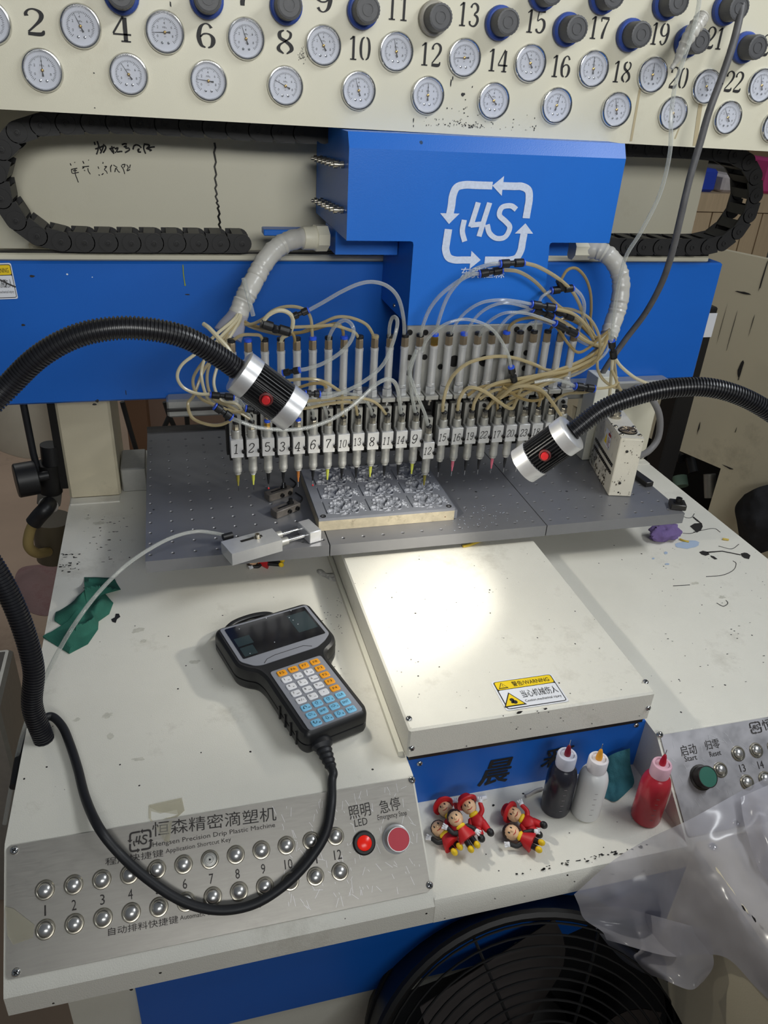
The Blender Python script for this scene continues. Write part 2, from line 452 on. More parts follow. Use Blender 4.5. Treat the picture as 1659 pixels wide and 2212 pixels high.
# chipped paint along the shelf and lip edges
b = MB()
def chip(mb, c, U, V, w_, h_, n=9, lift=.0003):
    c = Vector(c); U = Vector(U).normalized(); V = Vector(V).normalized(); N_ = U.cross(V)
    pts = []
    for i in range(n):
        a = 2 * PI * i / n; r = R.uniform(.5, 1.1)
        pts.append(c + U * (math.cos(a) * w_ * r) + V * (math.sin(a) * h_ * r) + N_ * lift)
    mb.add(pts, [tuple(range(n))])
SX, SY, SZ = Vector((1, 0, 0)), Vector((0, 1, 0)), Vector((0, 0, 1))
for i in range(46):
    x = R.uniform(.30, .47); chip(b, (x, .4575 + R.uniform(-.002, .003), -.0729), SX, SY, R.uniform(.0008, .003), R.uniform(.0004, .0012), lift=.0004)
for i in range(12):
    x = R.uniform(.2, .5); chip(b, (x, .4457, R.uniform(-.104, -.083)), SX, SZ, R.uniform(.0006, .0018), R.uniform(.0004, .001), lift=.0009)
for px, py, wx, wy in ((1010, 1805, 3, 2), (1120, 1790, 2, 2), (1255, 1720, 3, 1), (1130, 1715, 3, 4), (1066, 1740, 4, 5), (1050, 1846, 2, 2), (1230, 1800, 2, 2)):
    chip(b, AZ(px, py, -.073), SX, SY, wx * .0005, wy * .0004, lift=.0004)
b.build('paint_chip', DARK, bench, world=True, smooth=False, kind='stuff')
# stains and scuffs on the console tops
b = MB()
def blot(mb, pts, z=0, lift=.0004):
    P = [AZ(x, y, z) + SZ * lift for x, y in pts]; mb.add(P, [tuple(range(len(P)))])
blot(b, [(1490, 1137), (1500, 1131), (1516, 1130), (1518, 1138), (1514, 1146), (1505, 1151), (1500, 1146)])
blot(b, [(1510, 1193), (1518, 1190), (1528, 1192), (1533, 1198), (1524, 1201), (1515, 1198)])
blot(b, [(1600, 1196), (1608, 1194), (1614, 1195), (1621, 1200), (1618, 1208), (1608, 1206), (1602, 1202)])
blot(b, [(1527, 1192), (1560, 1190), (1600, 1198), (1600, 1200), (1560, 1192), (1527, 1195)])
blot(b, [(1534, 1200), (1542, 1202), (1550, 1208), (1544, 1209), (1536, 1204)])
blot(b, [(1498, 1116), (1508, 1124), (1516, 1131), (1513, 1131), (1505, 1126), (1496, 1118)])
for pts in ([(1476, 1116), (1484, 1119), (1494, 1118), (1500, 1110)], [(1475, 1152), (1490, 1153), (1502, 1150)],
            [(1525, 1246), (1560, 1243), (1584, 1232), (1590, 1218), (1583, 1212)], [(1552, 1180), (1580, 1186), (1596, 1176)],
            [(1548, 1303), (1562, 1310), (1572, 1304), (1568, 1297)], [(1454, 1266), (1490, 1264)], [(1498, 1150), (1540, 1142), (1556, 1150)]):
    P = catmull([tuple(AZ(x, y, 0) + SZ * .0004) for x, y in pts], 6); b.tube(P, .0005, 4)
for px, py in ((180, 1268), (250, 1150), (245, 1132), (222, 1120), (270, 1136)):
    chip(b, AZ(px + R.uniform(-4, 4), py + R.uniform(-3, 3)), SX, SY, .003, .0012, lift=.0004)
for i in range(36):
    chip(b, AZ(R.uniform(128, 172), R.uniform(1196, 1236)), SX, SY, R.uniform(.0006, .004), R.uniform(.0005, .0022), lift=.0004)
for i in range(30):
    chip(b, AZ(R.uniform(180, 270), R.uniform(1105, 1215)), SX, SY, R.uniform(.0006, .004), R.uniform(.0004, .0016), lift=.0004)
for i in range(60):
    chip(b, AZ(R.uniform(690, 740), R.uniform(1290, 1460)), SX, SY, R.uniform(.0004, .0012), R.uniform(.0004, .0012), lift=.0004)
for i in range(50):
    chip(b, AZ(R.uniform(1400, 1655), R.uniform(1180, 1500)), SX, SY, R.uniform(.0005, .0022), R.uniform(.0004, .0010), lift=.0004)
blot(b, [(240, 1338), (248, 1334), (250, 1326), (257, 1326), (260, 1333), (253, 1338), (250, 1346), (243, 1344)])
b.build('black_stain', INKP, bench, world=True, smooth=False, kind='stuff')
b = MB()
for px, py, a, c in ((298, 1362, .016, .010), (310, 1385, .010, .006), (232, 1545, .012, .009), (240, 1590, .007, .010), (165, 1555, .008, .006), (215, 1130, .020, .012), (190, 1120, .010, .008), (420, 1430, .012, .008), (300, 1640, .014, .006), (1560, 1290, .012, .007), (1500, 1260, .014, .006)): chip(b, AZ(px, py), SX, SY, a * .6, c * .6, n=17, lift=.0002 + R.uniform(0, .0001))
b.build('grease_smudge', mat('grease_smudge', (207, 204, 191), .5, var=.12, vscale=160), bench, world=True, smooth=False, kind='stuff')
b = MB()
for cx_, cy_, rx_, ry_ in ((1480, 1178, 23, 8), (1493, 1175, 18, 8), (1438, 1195, 4, 3), (1411, 1207, 3, 2), (1441, 1219, 5, 2)):
    n = 18; blot(b, [(cx_ + rx_ * math.cos(2 * PI * i / n) * R.uniform(.85, 1.1), cy_ + ry_ * math.sin(2 * PI * i / n) * R.uniform(.85, 1.1)) for i in range(n)], lift=.0005 + R.uniform(0, .0001))
b.build('paint_spill', mat('pale_blue_spill', (178, 196, 220), .3), bench, world=True, smooth=False, label='pale blue paint spill', kind='stuff')

# ------------------------------------------------------------------ emblem of four chasing arrows round two letters
def emblem(mb, O, U, V, r, lift=.0005, wob=0):
    O = Vector(O); U = Vector(U).normalized(); V = Vector(V).normalized(); N_ = U.cross(V)
    fn = lambda x, y: O + U * x * r * 1.03 + V * y * r * .92 + N_ * lift
    t = .17
    def S(pts, t=t):
        nonlocal lift
        lift += .00003
        stroke(mb, [(x, y, t) for x, y in pts], fn, 6)
    def head(x, y, dx, dy, s=.22):
        nonlocal lift
        lift += .00003
        mb.add([fn(x + dx * s * 1.1, y + dy * s * 1.1), fn(x - dy * s, y + dx * s), fn(x + dy * s, y - dx * s)], [(0, 1, 2)])
    S([(0, .86), (-.35, .86), (-.62, .86), (-.80, .80), (-.87, .62), (-.88, .40), (-.90, .2)]); head(-.90, .22, 0, -1)
    head(.24, .86, -1, 0); S([(.22, .86), (.5, .86), (.68, .86), (.84, .78), (.89, .6), (.89, .40), (.88, .14)])
    head(.88, -.22, 0, 1); S([(.88, -.22), (.87, -.45), (.86, -.62), (.78, -.80), (.6, -.86), (.4, -.86), (.02, -.86)])
    S([(-.90, -.14), (-.92, -.45), (-.92, -.62), (-.84, -.80), (-.68, -.86), (-.5, -.86), (-.30, -.86)]); head(-.32, -.86, 1, 0)
    S2 = lambda pts: S(pts, .12)
    S2([(-.28, .48), (-.36, .1), (-.40, -.08)]); S2([(-.02, .48), (-.10, .1), (-.18, -.30)]); S2([(-.40, -.04), (-.06, .0)])
    S2([(-.56, .08), (-.58, -.18), (-.50, -.42)])
    S2([(.62, .34), (.48, .42), (.28, .38), (.24, .20), (.40, .06), (.52, -.08), (.44, -.30), (.24, -.34), (.06, -.22), (-.02, -.02)])

# ------------------------------------------------------------------ control panels
def on_panel(u, s, lift=0): return PT + SX * u + PVv * s + PNn * lift
def control_panel(x0, x1, label, ctr):
    t = thing('operator_console', label, 'control panel', frame(on_panel(ctr, -.056), SX, PVv))
    poly = []
    for (cx_, cy_, a0) in ((x0 + .004, -.1085, 180), (x1 - .004, -.1085, 270), (x1 - .004, -.005, 0), (x0 + .004, -.005, 90)):
        for k in range(4): poly.append((cx_ + .004 * math.cos(math.radians(a0 + k * 30)), cy_ + .004 * math.sin(math.radians(a0 + k * 30))))
    MB().prism(poly, lambda a, c, h: on_panel(a, c, h), .0002, .0016).build('panel_plate', STEEL if ctr < .3 else STEELR, t, world=True, smooth=False)
    return t
panL = control_panel(-.1905, .2095, 'left brushed steel control panel with numbered steel push buttons and red stop button', .01)
panR = control_panel(.5125, .909, 'right brushed steel control panel with green start button beside red bottle', .71)
# the right part of the left plate is more scratched
sb = MB()
for i in range(150):
    u = R.uniform(.06, .205); s_ = R.uniform(-.106, -.008); a = R.gauss(1.9, .5); l = R.uniform(.002, .010)
    p = on_panel(u, s_, .0019); d = (SX * math.cos(a) + PVv * math.sin(a)) * l / 2; q = (SX * -math.sin(a) + PVv * math.cos(a)) * .00016
    sb.add([p - d - q, p - d + q, p + d + q, p + d - q], [(0, 3, 2, 1)])
sb.build('scratch', mat('scratch_metal', (225, 225, 228), .4, .6), panL, world=True, smooth=False, kind='stuff')
sb = MB()
for i in range(60):
    u = R.uniform(.52, .65); s_ = R.uniform(-.1, -.008); a = R.gauss(1.9, .5); l = R.uniform(.002, .010)
    p = on_panel(u, s_, .0019); d = (SX * math.cos(a) + PVv * math.sin(a)) * l / 2; q = (SX * -math.sin(a) + PVv * math.cos(a)) * .00016
    sb.add([p - d - q, p - d + q, p + d + q, p + d - q], [(0, 3, 2, 1)])
sb.build('scratch', mat('scratch_metal_pale', (225, 225, 228), .4, .6), panR, world=True, smooth=False, kind='stuff')
bez = dome = None
def push_button(par, u, s, missing=False):
    global bez, dome
    M = wm(par).inverted() @ frame(on_panel(u, s, .0016), SX, PVv)
    if dome is None:
        b = MB().lathe([(.0060, 0), (.0060, .0012), (.0057, .0022), (.0048, .0032), (.0032, .0040), (.0015, .0044), (.0001, .0045)], n=22, cap=False)
        dome = b.build('push_button', BUTTON, par); d0 = dome
        b = MB().lathe([(.0088, 0), (.0088, .0010), (.0082, .0017), (.0072, .0018), (.0066, .0014), (.0064, .0004)], n=24, cap=False)
        bez = b.build('button_bezel', NICKEL, dome)
        o = dome; bz = bez
    else:
        o = bpy.data.objects.new('push_button', dome.data); COL.objects.link(o)
        bz = bpy.data.objects.new('button_bezel', bez.data); COL.objects.link(bz); bz.parent = o
    if missing:
        o.data = MB().lathe([(.0064, .0002), (.0052, .0004), (.0050, .0010), (.0036, .0012), (.0034, .0003), (.0013, .0003), (.0013, .0008), (.0011, .0008)], n=22, cap=True).build('button_socket', ALUD, None).data
        bpy.data.objects.remove([x for x in bpy.data.objects if x.name.startswith('button_socket')][0])
        o['label'] = 'socket of a push button whose cap is missing'
        MB().lathe([(.0010, .0005), (.0010, .0010)], n=10).build('button_pin', DARK, o)
    o.parent = par; o.matrix_basis = M
    return o
BU = [-.1574 + .02517 * i for i in range(12)]
for i, u in enumerate(BU):
    push_button(panL, u, -.0448, i == 6); push_button(panL, u, -.0780)
for i in range(5): push_button(panR, .6063 + .0252 * i, -.0357); push_button(panR, .6063 + .0252 * i, -.0683)
push_button(panR, .5768, -.0497)
def number(par, s, u, v_, ht, wd=None): letters(MB(), s, on_panel(u, v_, .0016), SX, PVv, wd, ht).build('number', ETCH, par, world=True, smooth=False)
for i, u in enumerate(BU): number(panL, str(i + 1), u, -.0622, .0090, (.0042 if i else .0014) if i < 9 else .0078)
for i in range(4): number(panR, str(13 + i), .6063 + .0252 * i, -.0523, .0085, .0075)
def pl(s, px0, py0, px1, py1, ht, par):
    """lettering between two photograph points on the panel plane"""
    A = AP(px0, py0, PT, PNn); B_ = AP(px1, py1, PT, PNn); c = (A + B_) / 2
    letters(MB(), s, c + PNn * .0016, B_ - A, PNn.cross((B_ - A).normalized()), (B_ - A).length, ht).build('lettering', ETCH, par, world=True, smooth=False)
pl('恒森精密滴塑机', 329, 1792, 596, 1757, .0135, panL)
pl('Hengsen Precision Drip Plastic Machine', 330, 1826, 594, 1783, .0056, panL)
pl('程序快捷键', 228, 1862, 353, 1842, .0066, panL)
pl('Application Shortcut Key', 358, 1840, 499, 1814, .0052, panL)
pl('自动排料快捷键', 234, 2013, 385, 1985, .0066, panL)
pl('Automatic discharge Shortcut Key', 389, 1984, 566, 1953, .0052, panL)
pl('照明', 753, 1757, 799, 1747, .0130, panL); pl('LED', 765, 1779, 793, 1773, .0070, panL)
pl('急停', 819, 1745, 863, 1734, .0130, panL); pl('Emergency Stop', 815, 1768, 878, 1757, .0066, panL)
pl('启动', 1468, 1623, 1502, 1617, .0120, panR); pl('Start', 1477, 1640, 1503, 1635, .0060, panR)
pl('归零', 1522, 1611, 1552, 1605, .0110, panR); pl('Reset', 1531, 1630, 1555, 1625, .0060, panR)
pl('恒森', 1645, 1568, 1690, 1556, .0125, panR)
for px, py, r_, par in ((304, 1816, .0105, panL), (1630, 1572, .0075, panR)):
    b = MB(); emblem(b, AP(px, py, PT, PNn) + PNn * .0018, SX, PVv, r_); b.build('emblem', ETCH, par, world=True, smooth=False, kind='stuff')
for q, p_ in (((32, 1837), panL), ((889, 1685), panL), ((36, 2100), panL), ((927, 1912), panL), ((1424, 1587), panR)):
    screw(AP(*q, PT, PNn) + PNn * .0016, PNn, .0038, p_)
# lit switch and stop button
def ring_part(par, u, s, prof_, m, name, label=None, n=28):
    o = MB().lathe([(r, h) for r, h in prof_], on_panel(u, s, .0016), PNn, n, cap=False).build(name, m, par, world=True)
    if label: o['label'] = label
    return o
sw = ring_part(panL, .1477, -.056, [(.0118, 0), (.0118, .0022), (.0104, .0036), (.0078, .0036), (.0074, .0015)], BLACKP, 'switch_ring', 'black ring of the lit rocker switch')
redlit, nt_, p_ = newmat('lit_red_lens'); p_.inputs['Base Color'].default_value = lin(190, 24, 14); p_.inputs['Emission Color'].default_value = lin(255, 40, 20); p_.inputs['Emission Strength'].default_value = .35; p_.inputs['Roughness'].default_value = .25
MB().lathe([(.0074, .001), (.0074, .0046), (.0066, .0052), (.0001, .0054)], on_panel(.1477, -.056, .0016), PNn, 24, cap=False).build('switch_lens', redlit, sw, world=True, label='glowing red switch lens')
def cap_button(par, u, s, m, lab, h=.013, cm=None):
    o = ring_part(par, u, s, [(.0145, 0), (.0145, .001), (.0125, .002), (.0125, h), (.0120, h + .001), (.0112, h + .001), (.0112, h)], cm or ALU, 'button_collar')
    MB().lathe([(.0112, h - .001), (.0112, h + .0006), (.0001, h + .0007)], on_panel(u, s, .0016), PNn, 28, cap=False).build('button_cap', m, o, world=True, label=lab)
cap_button(panL, .1815, -.0580, REDE, 'flat red stop cap')
cap_button(panR, .5495, -.0540, GREENB, 'flat green start cap', cm=DKSTEEL)
# clear tape over the left panel
def tape(px, label):
    P = [AP(x, y, PT, PNn) for x, y in px]; 
    P = [p + PNn * (.0022 + .0006 * (i % 2)) if p.z < .0005 else AZ(*px[i], 0) + SZ * .0008 for i, p in enumerate(P)]
    n = len(P); b = MB().add(P + [p + PNn * .0003 for p in P], [tuple(range(n)), tuple(range(2 * n - 1, n - 1, -1))] + [(i, (i + 1) % n, n + (i + 1) % n, n + i) for i in range(n)])
    return tag(b.build('clear_tape', TAPE, smooth=False), label, 'tape')
TAPE = film('clear_tape', (232, 228, 212), .22, .2)
tape([(322, 1768), (322, 1740), (393, 1724), (399, 1752), (372, 1776), (366, 1820), (356, 1818), (340, 1790)], 'torn yellowed clear tape strip stuck above the lettering of the left control panel')
tape([(12, 1958), (30, 1962), (76, 1998), (72, 2025), (30, 2040), (18, 2020)], 'crumpled clear tape beside the lowest left steel push button')

# ------------------------------------------------------------------ cover of the table drive
cov = thing('drive_cover', 'large cream sheet metal cover with warning sticker in front of perforated table', 'machine cover', (.358, .75, 0))
c0, c1, cy0, cz = .2085, .5070, .563, .050
b = MB().box((c0, cy0, .0075), (c1, 1.25, cz), bev=.0022)
b.build('cover_shell', CREAMTOP, cov, world=True)
MB().box((c0 - .006, cy0 + .012, .0003), (c0, 1.25, .007)).box((c1, cy0 + .012, .0003), (c1 + .006, 1.25, .007)).build('side_flange', CREAM, cov, world=True, smooth=False)
MB().box((c0 + .004, cy0 + .004, .0005), (c1 - .004, 1.24, .0075)).build('inner_frame', DKSTEEL, cov, world=True, smooth=False)
for q in ((883.5, 1553), (889, 1616), (1394.5, 1473.6), (1399.6, 1529)):
    p = AY(*q, cy0)
    if p.z > cz - .004: screw(AZ(*q, cz), (0, 0, 1), .0036, cov)
    else: screw(p, (0, -1, 0), .0036, cov)
# warning sticker lying on the cover top
def sticker(px, plane, par, full=True):
    TL, TR, BR, BL = [plane(*q) for q in px]
    U = ((TR - TL) + (BR - BL)).normalized(); W = ((TR - TL).length + (BR - BL).length) / 2
    V = ((TL - BL) + (TR - BR)); V = (V - U * V.dot(U)).normalized(); H = ((TL - BL).length + (TR - BR).length) / 2
    C_ = (TL + TR + BR + BL) / 4; N_ = U.cross(V)
    P = lambda x, y, l=.0004: C_ + U * (x - .5) * W + V * (y - .5) * H + N_ * l
    def rr(mb, x0, y0, x1, y1, r, l):
        pts = []
        for (a, c, s) in ((x1 - r, y1 - r, 0), (x0 + r, y1 - r, 90), (x0 + r, y0 + r, 180), (x1 - r, y0 + r, 270)):
            for k in range(4): pts.append(P(a + r * math.cos(math.radians(s + 30 * k)), c + r * H / H * math.sin(math.radians(s + 30 * k)), l))
        mb.add(pts, [tuple(range(len(pts)))])
    b = MB(); rr(b, 0, 0, 1, 1, .05, .0004); o = b.build('warning_sticker', WHITES, par, world=True, smooth=False, label='white and yellow warning sticker')
    b = MB(); rr(b, .025, .035, .975, .965, .05, .0006); b.build('sticker_border', INK, o, world=True, smooth=False)
    b = MB(); rr(b, .04, .055, .96, .66, .03, .0008); b.build('sticker_field', WHITES, o, world=True, smooth=False)
    b = MB(); rr(b, .04, .68, .96, .945, .04, .0008)
    b2 = MB()
    def tri(mb, x, y, h, l):
        w_ = h * H / W * .62
        mb.add([P(x - w_, y - h / 2, l), P(x + w_, y - h / 2, l), P(x, y + h / 2, l)], [(0, 1, 2)])
    tri(b2, .14, .81, .20, .0010); tri(b, .14, .805, .15, .0012)
    tri(b2, .17, .33, .46, .0010); tri(b, .17, .32, .38, .0012)
    b.build('yellow_print', YELLOW, o, world=True, smooth=False)
    letters(b2, '!', P(.14, .79, .0012), U, V, None, H * .085)
    letters(b2, '警告/WARNING', P(.60, .81, .0007), U, V, W * .60, H * .17)
    letters(b2, '当心机械伤人', P(.64, .44, .0007), U, V, W * .58, H * .24)
    letters(b2, 'Caution,mechanical injury', P(.64, .20, .0007), U, V, W * .58, H * .10)
    for (a, c, r) in ((.16, .30, .055), (.19, .22, .06), (.15, .22, .035)):
        b2.add([P(a + r * math.cos(k * PI / 6) * H / W, c + r * math.sin(k * PI / 6) * 1, .0014) for k in range(12)], [tuple(range(12))])
    b2.build('sticker_print', INK, o, world=True, smooth=False)
    return o
sticker([(1059, 1472.5), (1189, 1456), (1230.7, 1514), (1095, 1537.6)], lambda x, y: AZ(x, y, cz + .0002), cov)
b = MB()
for px, py, a, c in ((1178, 1530, .0035, .0018), (1122, 1538, .0045, .0022), (1160, 1535, .0015, .001), (1086, 1545, .001, .001)): chip(b, AY(px, py, cy0) - SY * .0006, SX, SZ, a, c)
for i in range(14): chip(b, (R.uniform(c0, c1), cy0 - .0004, R.uniform(.01, .048)), SX, SZ, R.uniform(.0005, .0012), R.uniform(.0004, .0012))
for i in range(60): chip(b, (R.uniform(c0, c1), R.uniform(cy0 + .01, .92), cz + .0002), SX, SY, R.uniform(.0003, .0012), R.uniform(.0003, .0008))
b.build('paint_chip', INKP, cov, world=True, smooth=False, kind='stuff')
# ------------------------------------------------------------------ gantry: columns, beam, back panel, gauge panel
ZB0, ZB1, YB = .1952, .4050, 1.18
for x0, x1, lab in ((DX0, -.110, 'left cream support column carrying the blue beam'), (.830, DX1, 'right cream support column behind the steel box')):
    c = thing('support_column', lab, 'column', ((x0 + x1) / 2, 1.27, 0))
    MB().box((x0, 1.236, .0003), (x1, 1.40, .42), bev=.004).build('post', CREAMOLD if x0 < 0 else CREAM2, c, world=True)
    MB().box((x0 + .002, 1.215, .0003), (x1 - .002, 1.236, .003)).build('foot_plate', CREAMTOP, c, world=True, smooth=False)
beam = thing('gantry_beam', 'long blue cross beam of the machine spanning both columns', 'beam', (.36, 1.2, ZB0))
MB().box((-.45, YB, ZB0), (.9335, 1.236, ZB1), bev=.003).build('beam_cover', BLUED, beam, world=True)
MB().box((-.45, 1.184, ZB1 + .0003), (.905, 1.222, ZB1 + .010), bev=.002).build('rail', CREAM2, beam, world=True, label='pale rail along the top of the beam')
MB().box((-.45, 1.188, ZB1 + .010), (.905, 1.20, ZB1 + .013)).build('rail_groove', DKSTEEL, beam, world=True, smooth=False)
MB().box((-.02, 1.150, .176), (.865, YB - .0005, .205), bev=.003).build('lower_guide', ALUD, beam, world=True, label='grey steel guide under the beam')
MB().box((-.02, 1.145, .188), (.845, 1.150, .192)).build('guide_lip', DKSTEEL, beam, world=True, smooth=False)
sticker([(-55, 568), (28, 570), (35, 643), (-50, 650)], lambda x, y: AY(x, y, YB - .0006), beam)
b = MB()
letters(b, 'NB', AY(16, 608, YB) - SY * .002, SX, SZ, .03, .012)
tb = MB(); tb.tube([AY(x, y, YB - .0012) for x, y in ((-5, 602), (8, 608), (20, 614), (34, 620))], .0012, 5); tb.tube([AY(x, y, YB - .0012) for x, y in ((8, 604), (14, 612), (12, 620))], .0008, 5)
tb.build('marker_scribble', INK, beam, world=True, kind='stuff')
b = MB()
for px, py, a, c in ((70, 596, .0035, .0022), (205, 873, .004, .002), (210, 866, .003, .003), (405, 636, .004, .001), (272, 848, .001, .006), (50, 702, .003, .002)): chip(b, AY(px, py, YB), SX, SZ, a, c, lift=.0007)
b.build('dark_mark', INKP, beam, world=True, smooth=False, kind='stuff')
b = MB()
stroke(b, [(395, 572, .004), (396, 590, .004), (399, 612, .003), (400, 617, .004)], lambda x, y: AY(x, y, YB - .0006)); 
o = b.build('paint_streak', YELLOW, beam, world=True, smooth=False); b.v = []; 
for i, v in enumerate(o.data.vertices): pass
bpy.data.objects.remove(o)
b = MB(); b.tube([AY(x, y, YB - .0004) for x, y in ((395, 572), (396, 590), (399, 612), (400, 617))], .0011, 5, rf=lambda i, m: .0008 if i < m - 1 else .0014)
b.build('paint_streak', mat('dull_yellow_streak', (150, 160, 40), .5), beam, world=True, label='dull yellow paint streak')

bp = thing('back_panel', 'cream back panel with marker scribbles behind the drag chains', 'panel', (.2, 1.26, .38))
MB().box((-.7, 1.262, .30), (.914, 1.285, 1.05)).build('sheet', CREAM2, bp, world=True, smooth=False)
b = MB()
P = [(463, 308), (465, 360), (466, 400), (468, 430), (472, 450), (474, 480), (477, 505)]
b.tube([AY(x + (2 * math.sin(i * 2.1)), y, 1.262) for i, (x, y) in enumerate(catmull(P, 5))], .0017, 5); b.build('dark_run', DKSTEEL, bp, world=True, label='dark drip run down the panel')
# marker writing (loose brush strokes)
Z1 = lambda x, y: AY(130 + x / 7.213, 280 + y / 7.213, 1.262 - .0006)
wr = [[(530, 190), (545, 240)], [(575, 180), (600, 250), (635, 330)], [(545, 300), (600, 285), (690, 250), (710, 290), (670, 360)], [(600, 250), (585, 330), (565, 385)], [(680, 225), (660, 300), (625, 370)],
      [(775, 285), (800, 330), (840, 375)], [(800, 255), (815, 300), (835, 350)], [(765, 300), (850, 275)], [(850, 300), (900, 285), (880, 345), (950, 340), (970, 345)], [(850, 350), (870, 355)],
      [(960, 235), (1000, 220), (1040, 225)], [(990, 270), (1030, 255), (1020, 290), (1070, 290), (1075, 320), (1010, 360)], [(1135, 310), (1150, 255), (1190, 235)], [(1190, 235), (1230, 250), (1265, 285)], [(1205, 330), (1230, 295), (1215, 345), (1260, 350)],
      [(1315, 215), (1300, 290), (1330, 375)], [(1310, 225), (1390, 245), (1340, 300)], [(1370, 290), (1410, 275), (1475, 268)], [(1360, 300), (1400, 310), (1420, 320), (1390, 330)]]
wr2 = [[(170, 620), (265, 600)], [(175, 620), (190, 680), (290, 665)], [(230, 600), (235, 690), (260, 760), (282, 822)], [(200, 640), (260, 635)], [(225, 505), (228, 515)], [(155, 525), (170, 560)], [(345, 580), (400, 575), (450, 570)], [(350, 490), (370, 530)], [(440, 470), (445, 480)], [(375, 590), (345, 605)],
       [(370, 630), (390, 640)], [(430, 600), (440, 650), (470, 695)], [(590, 575), (600, 610)], [(670, 505), (665, 530)], [(690, 575), (725, 575), (690, 620), (720, 650), (735, 685)], [(600, 700), (615, 715)], [(645, 705), (675, 680)], [(790, 660), (785, 590), (805, 550)], [(830, 550), (890, 590)], [(850, 660), (870, 600), (905, 650), (930, 665)],
       [(950, 560), (985, 620), (1005, 690)], [(960, 550), (1010, 540), (990, 590)], [(1035, 545), (1060, 590), (1040, 640), (1090, 620)], [(1095, 545), (1080, 600)]]
for strokes, rr in ((wr, .0011), (wr2, .0007)):
    b = MB()
    for s_ in strokes: b.tube([Z1(x, y) for x, y in catmull(s_, 4)] if len(s_) > 2 else [Z1(*q) for q in s_], rr, 5)
    b.build('marker_writing', INKP, bp, world=True, kind='stuff')

YG = 1.08
gp = thing('gauge_panel', 'cream upper panel with stencilled numbers, gauges and regulator knobs', 'panel', (.36, 1.1, .59))
zl, zr = AY(0, 236, YG).z, AY(1659, 327, YG).z
xl, xr = AY(0, 236, YG).x, AY(1659, 327, YG).x
zz = lambda x: zl + (zr - zl) * (x - xl) / (xr - xl)
MB().prism([(-.6, zz(-.6)), (1.2, zz(1.2)), (1.2, 1.0), (-.6, 1.0)], lambda a, c, t: (a, t, c), YG, 1.255).build('panel_sheet', CREAM2, gp, world=True, smooth=False)
gx = (Vector((xr, 0, zr)) - Vector((xl, 0, zl))).normalized()
gz = SY.cross(gx) * -1
NUMS = [('2', 74, 47), ('4', 262, 62), ('6', 445, 77), ('8', 616, 91), ('10', 776, 104), ('12', 930, 117), ('14', 1075, 130), ('16', 1211, 143), ('18', 1343, 155), ('20', 1466, 168), ('22', 1585, 176),
        ('7', 526, -14), ('9', 700, 0), ('11', 860, 17), ('13', 1012, 31), ('15', 1157, 46), ('17', 1294, 60), ('19', 1425, 73), ('21', 1545, 82), ('23', 1664, 98)]
for s_, px, py in NUMS:
    b = MB(); digits(b, s_, AY(px, py, YG), gx, gz, .0262, 1.45 if len(s_) == 1 else .95, .0005)
    b.build('stencil_number', INK, gp, world=True, smooth=False, kind='stuff')
b = MB()
for i in range(110):
    px = R.choice((R.gauss(1010, 25), R.uniform(910, 1160))); py = 268 + (px - 830) * .055 - abs(R.gauss(0, 1)) * (8 if i > 40 else 34) - 2
    chip(b, AY(px, py, YG), SX, SZ, R.uniform(.0003, .0014), R.uniform(.0003, .0016), lift=.0004)
for i in range(40): chip(b, AY(R.gauss(653, 4), R.gauss(120, 8), YG), SX, SZ, .0005, .0007, lift=.0004)
for px, py, a, c in ((368, 9, .0012, .004), (974, 180, .0012, .005), (978, 170, .001, .003), (893, 260, .0008, .004), (893, 272, .0008, .002), (1293, 27, .002, .0025), (203, 158, .001, .001), (205, 233, .001, .001), (1000, 204, .003, .003)): chip(b, AY(px, py, YG), SX, SZ, a, c, lift=.0004)
b.build('dirt_mark', INKP, gp, world=True, smooth=False, kind='stuff')
b = MB()
for (x, y0, y1, wd) in ((1375, 190, 305, 5), (1513, 170, 315, 9), (1470, 250, 300, 3)):
    b.add([AY(x - wd * .5 + 8, y0, YG - .0004), AY(x + wd * .5 + 8, y0, YG - .0004), AY(x + wd * .5 - 12, y1, YG - .0004), AY(x - wd * .5 - 12, y1, YG - .0004)], [(0, 1, 2, 3)])
b.build('glue_run', mat('brown_glue_run', (186, 172, 140), .3), gp, world=True, smooth=False, kind='stuff')

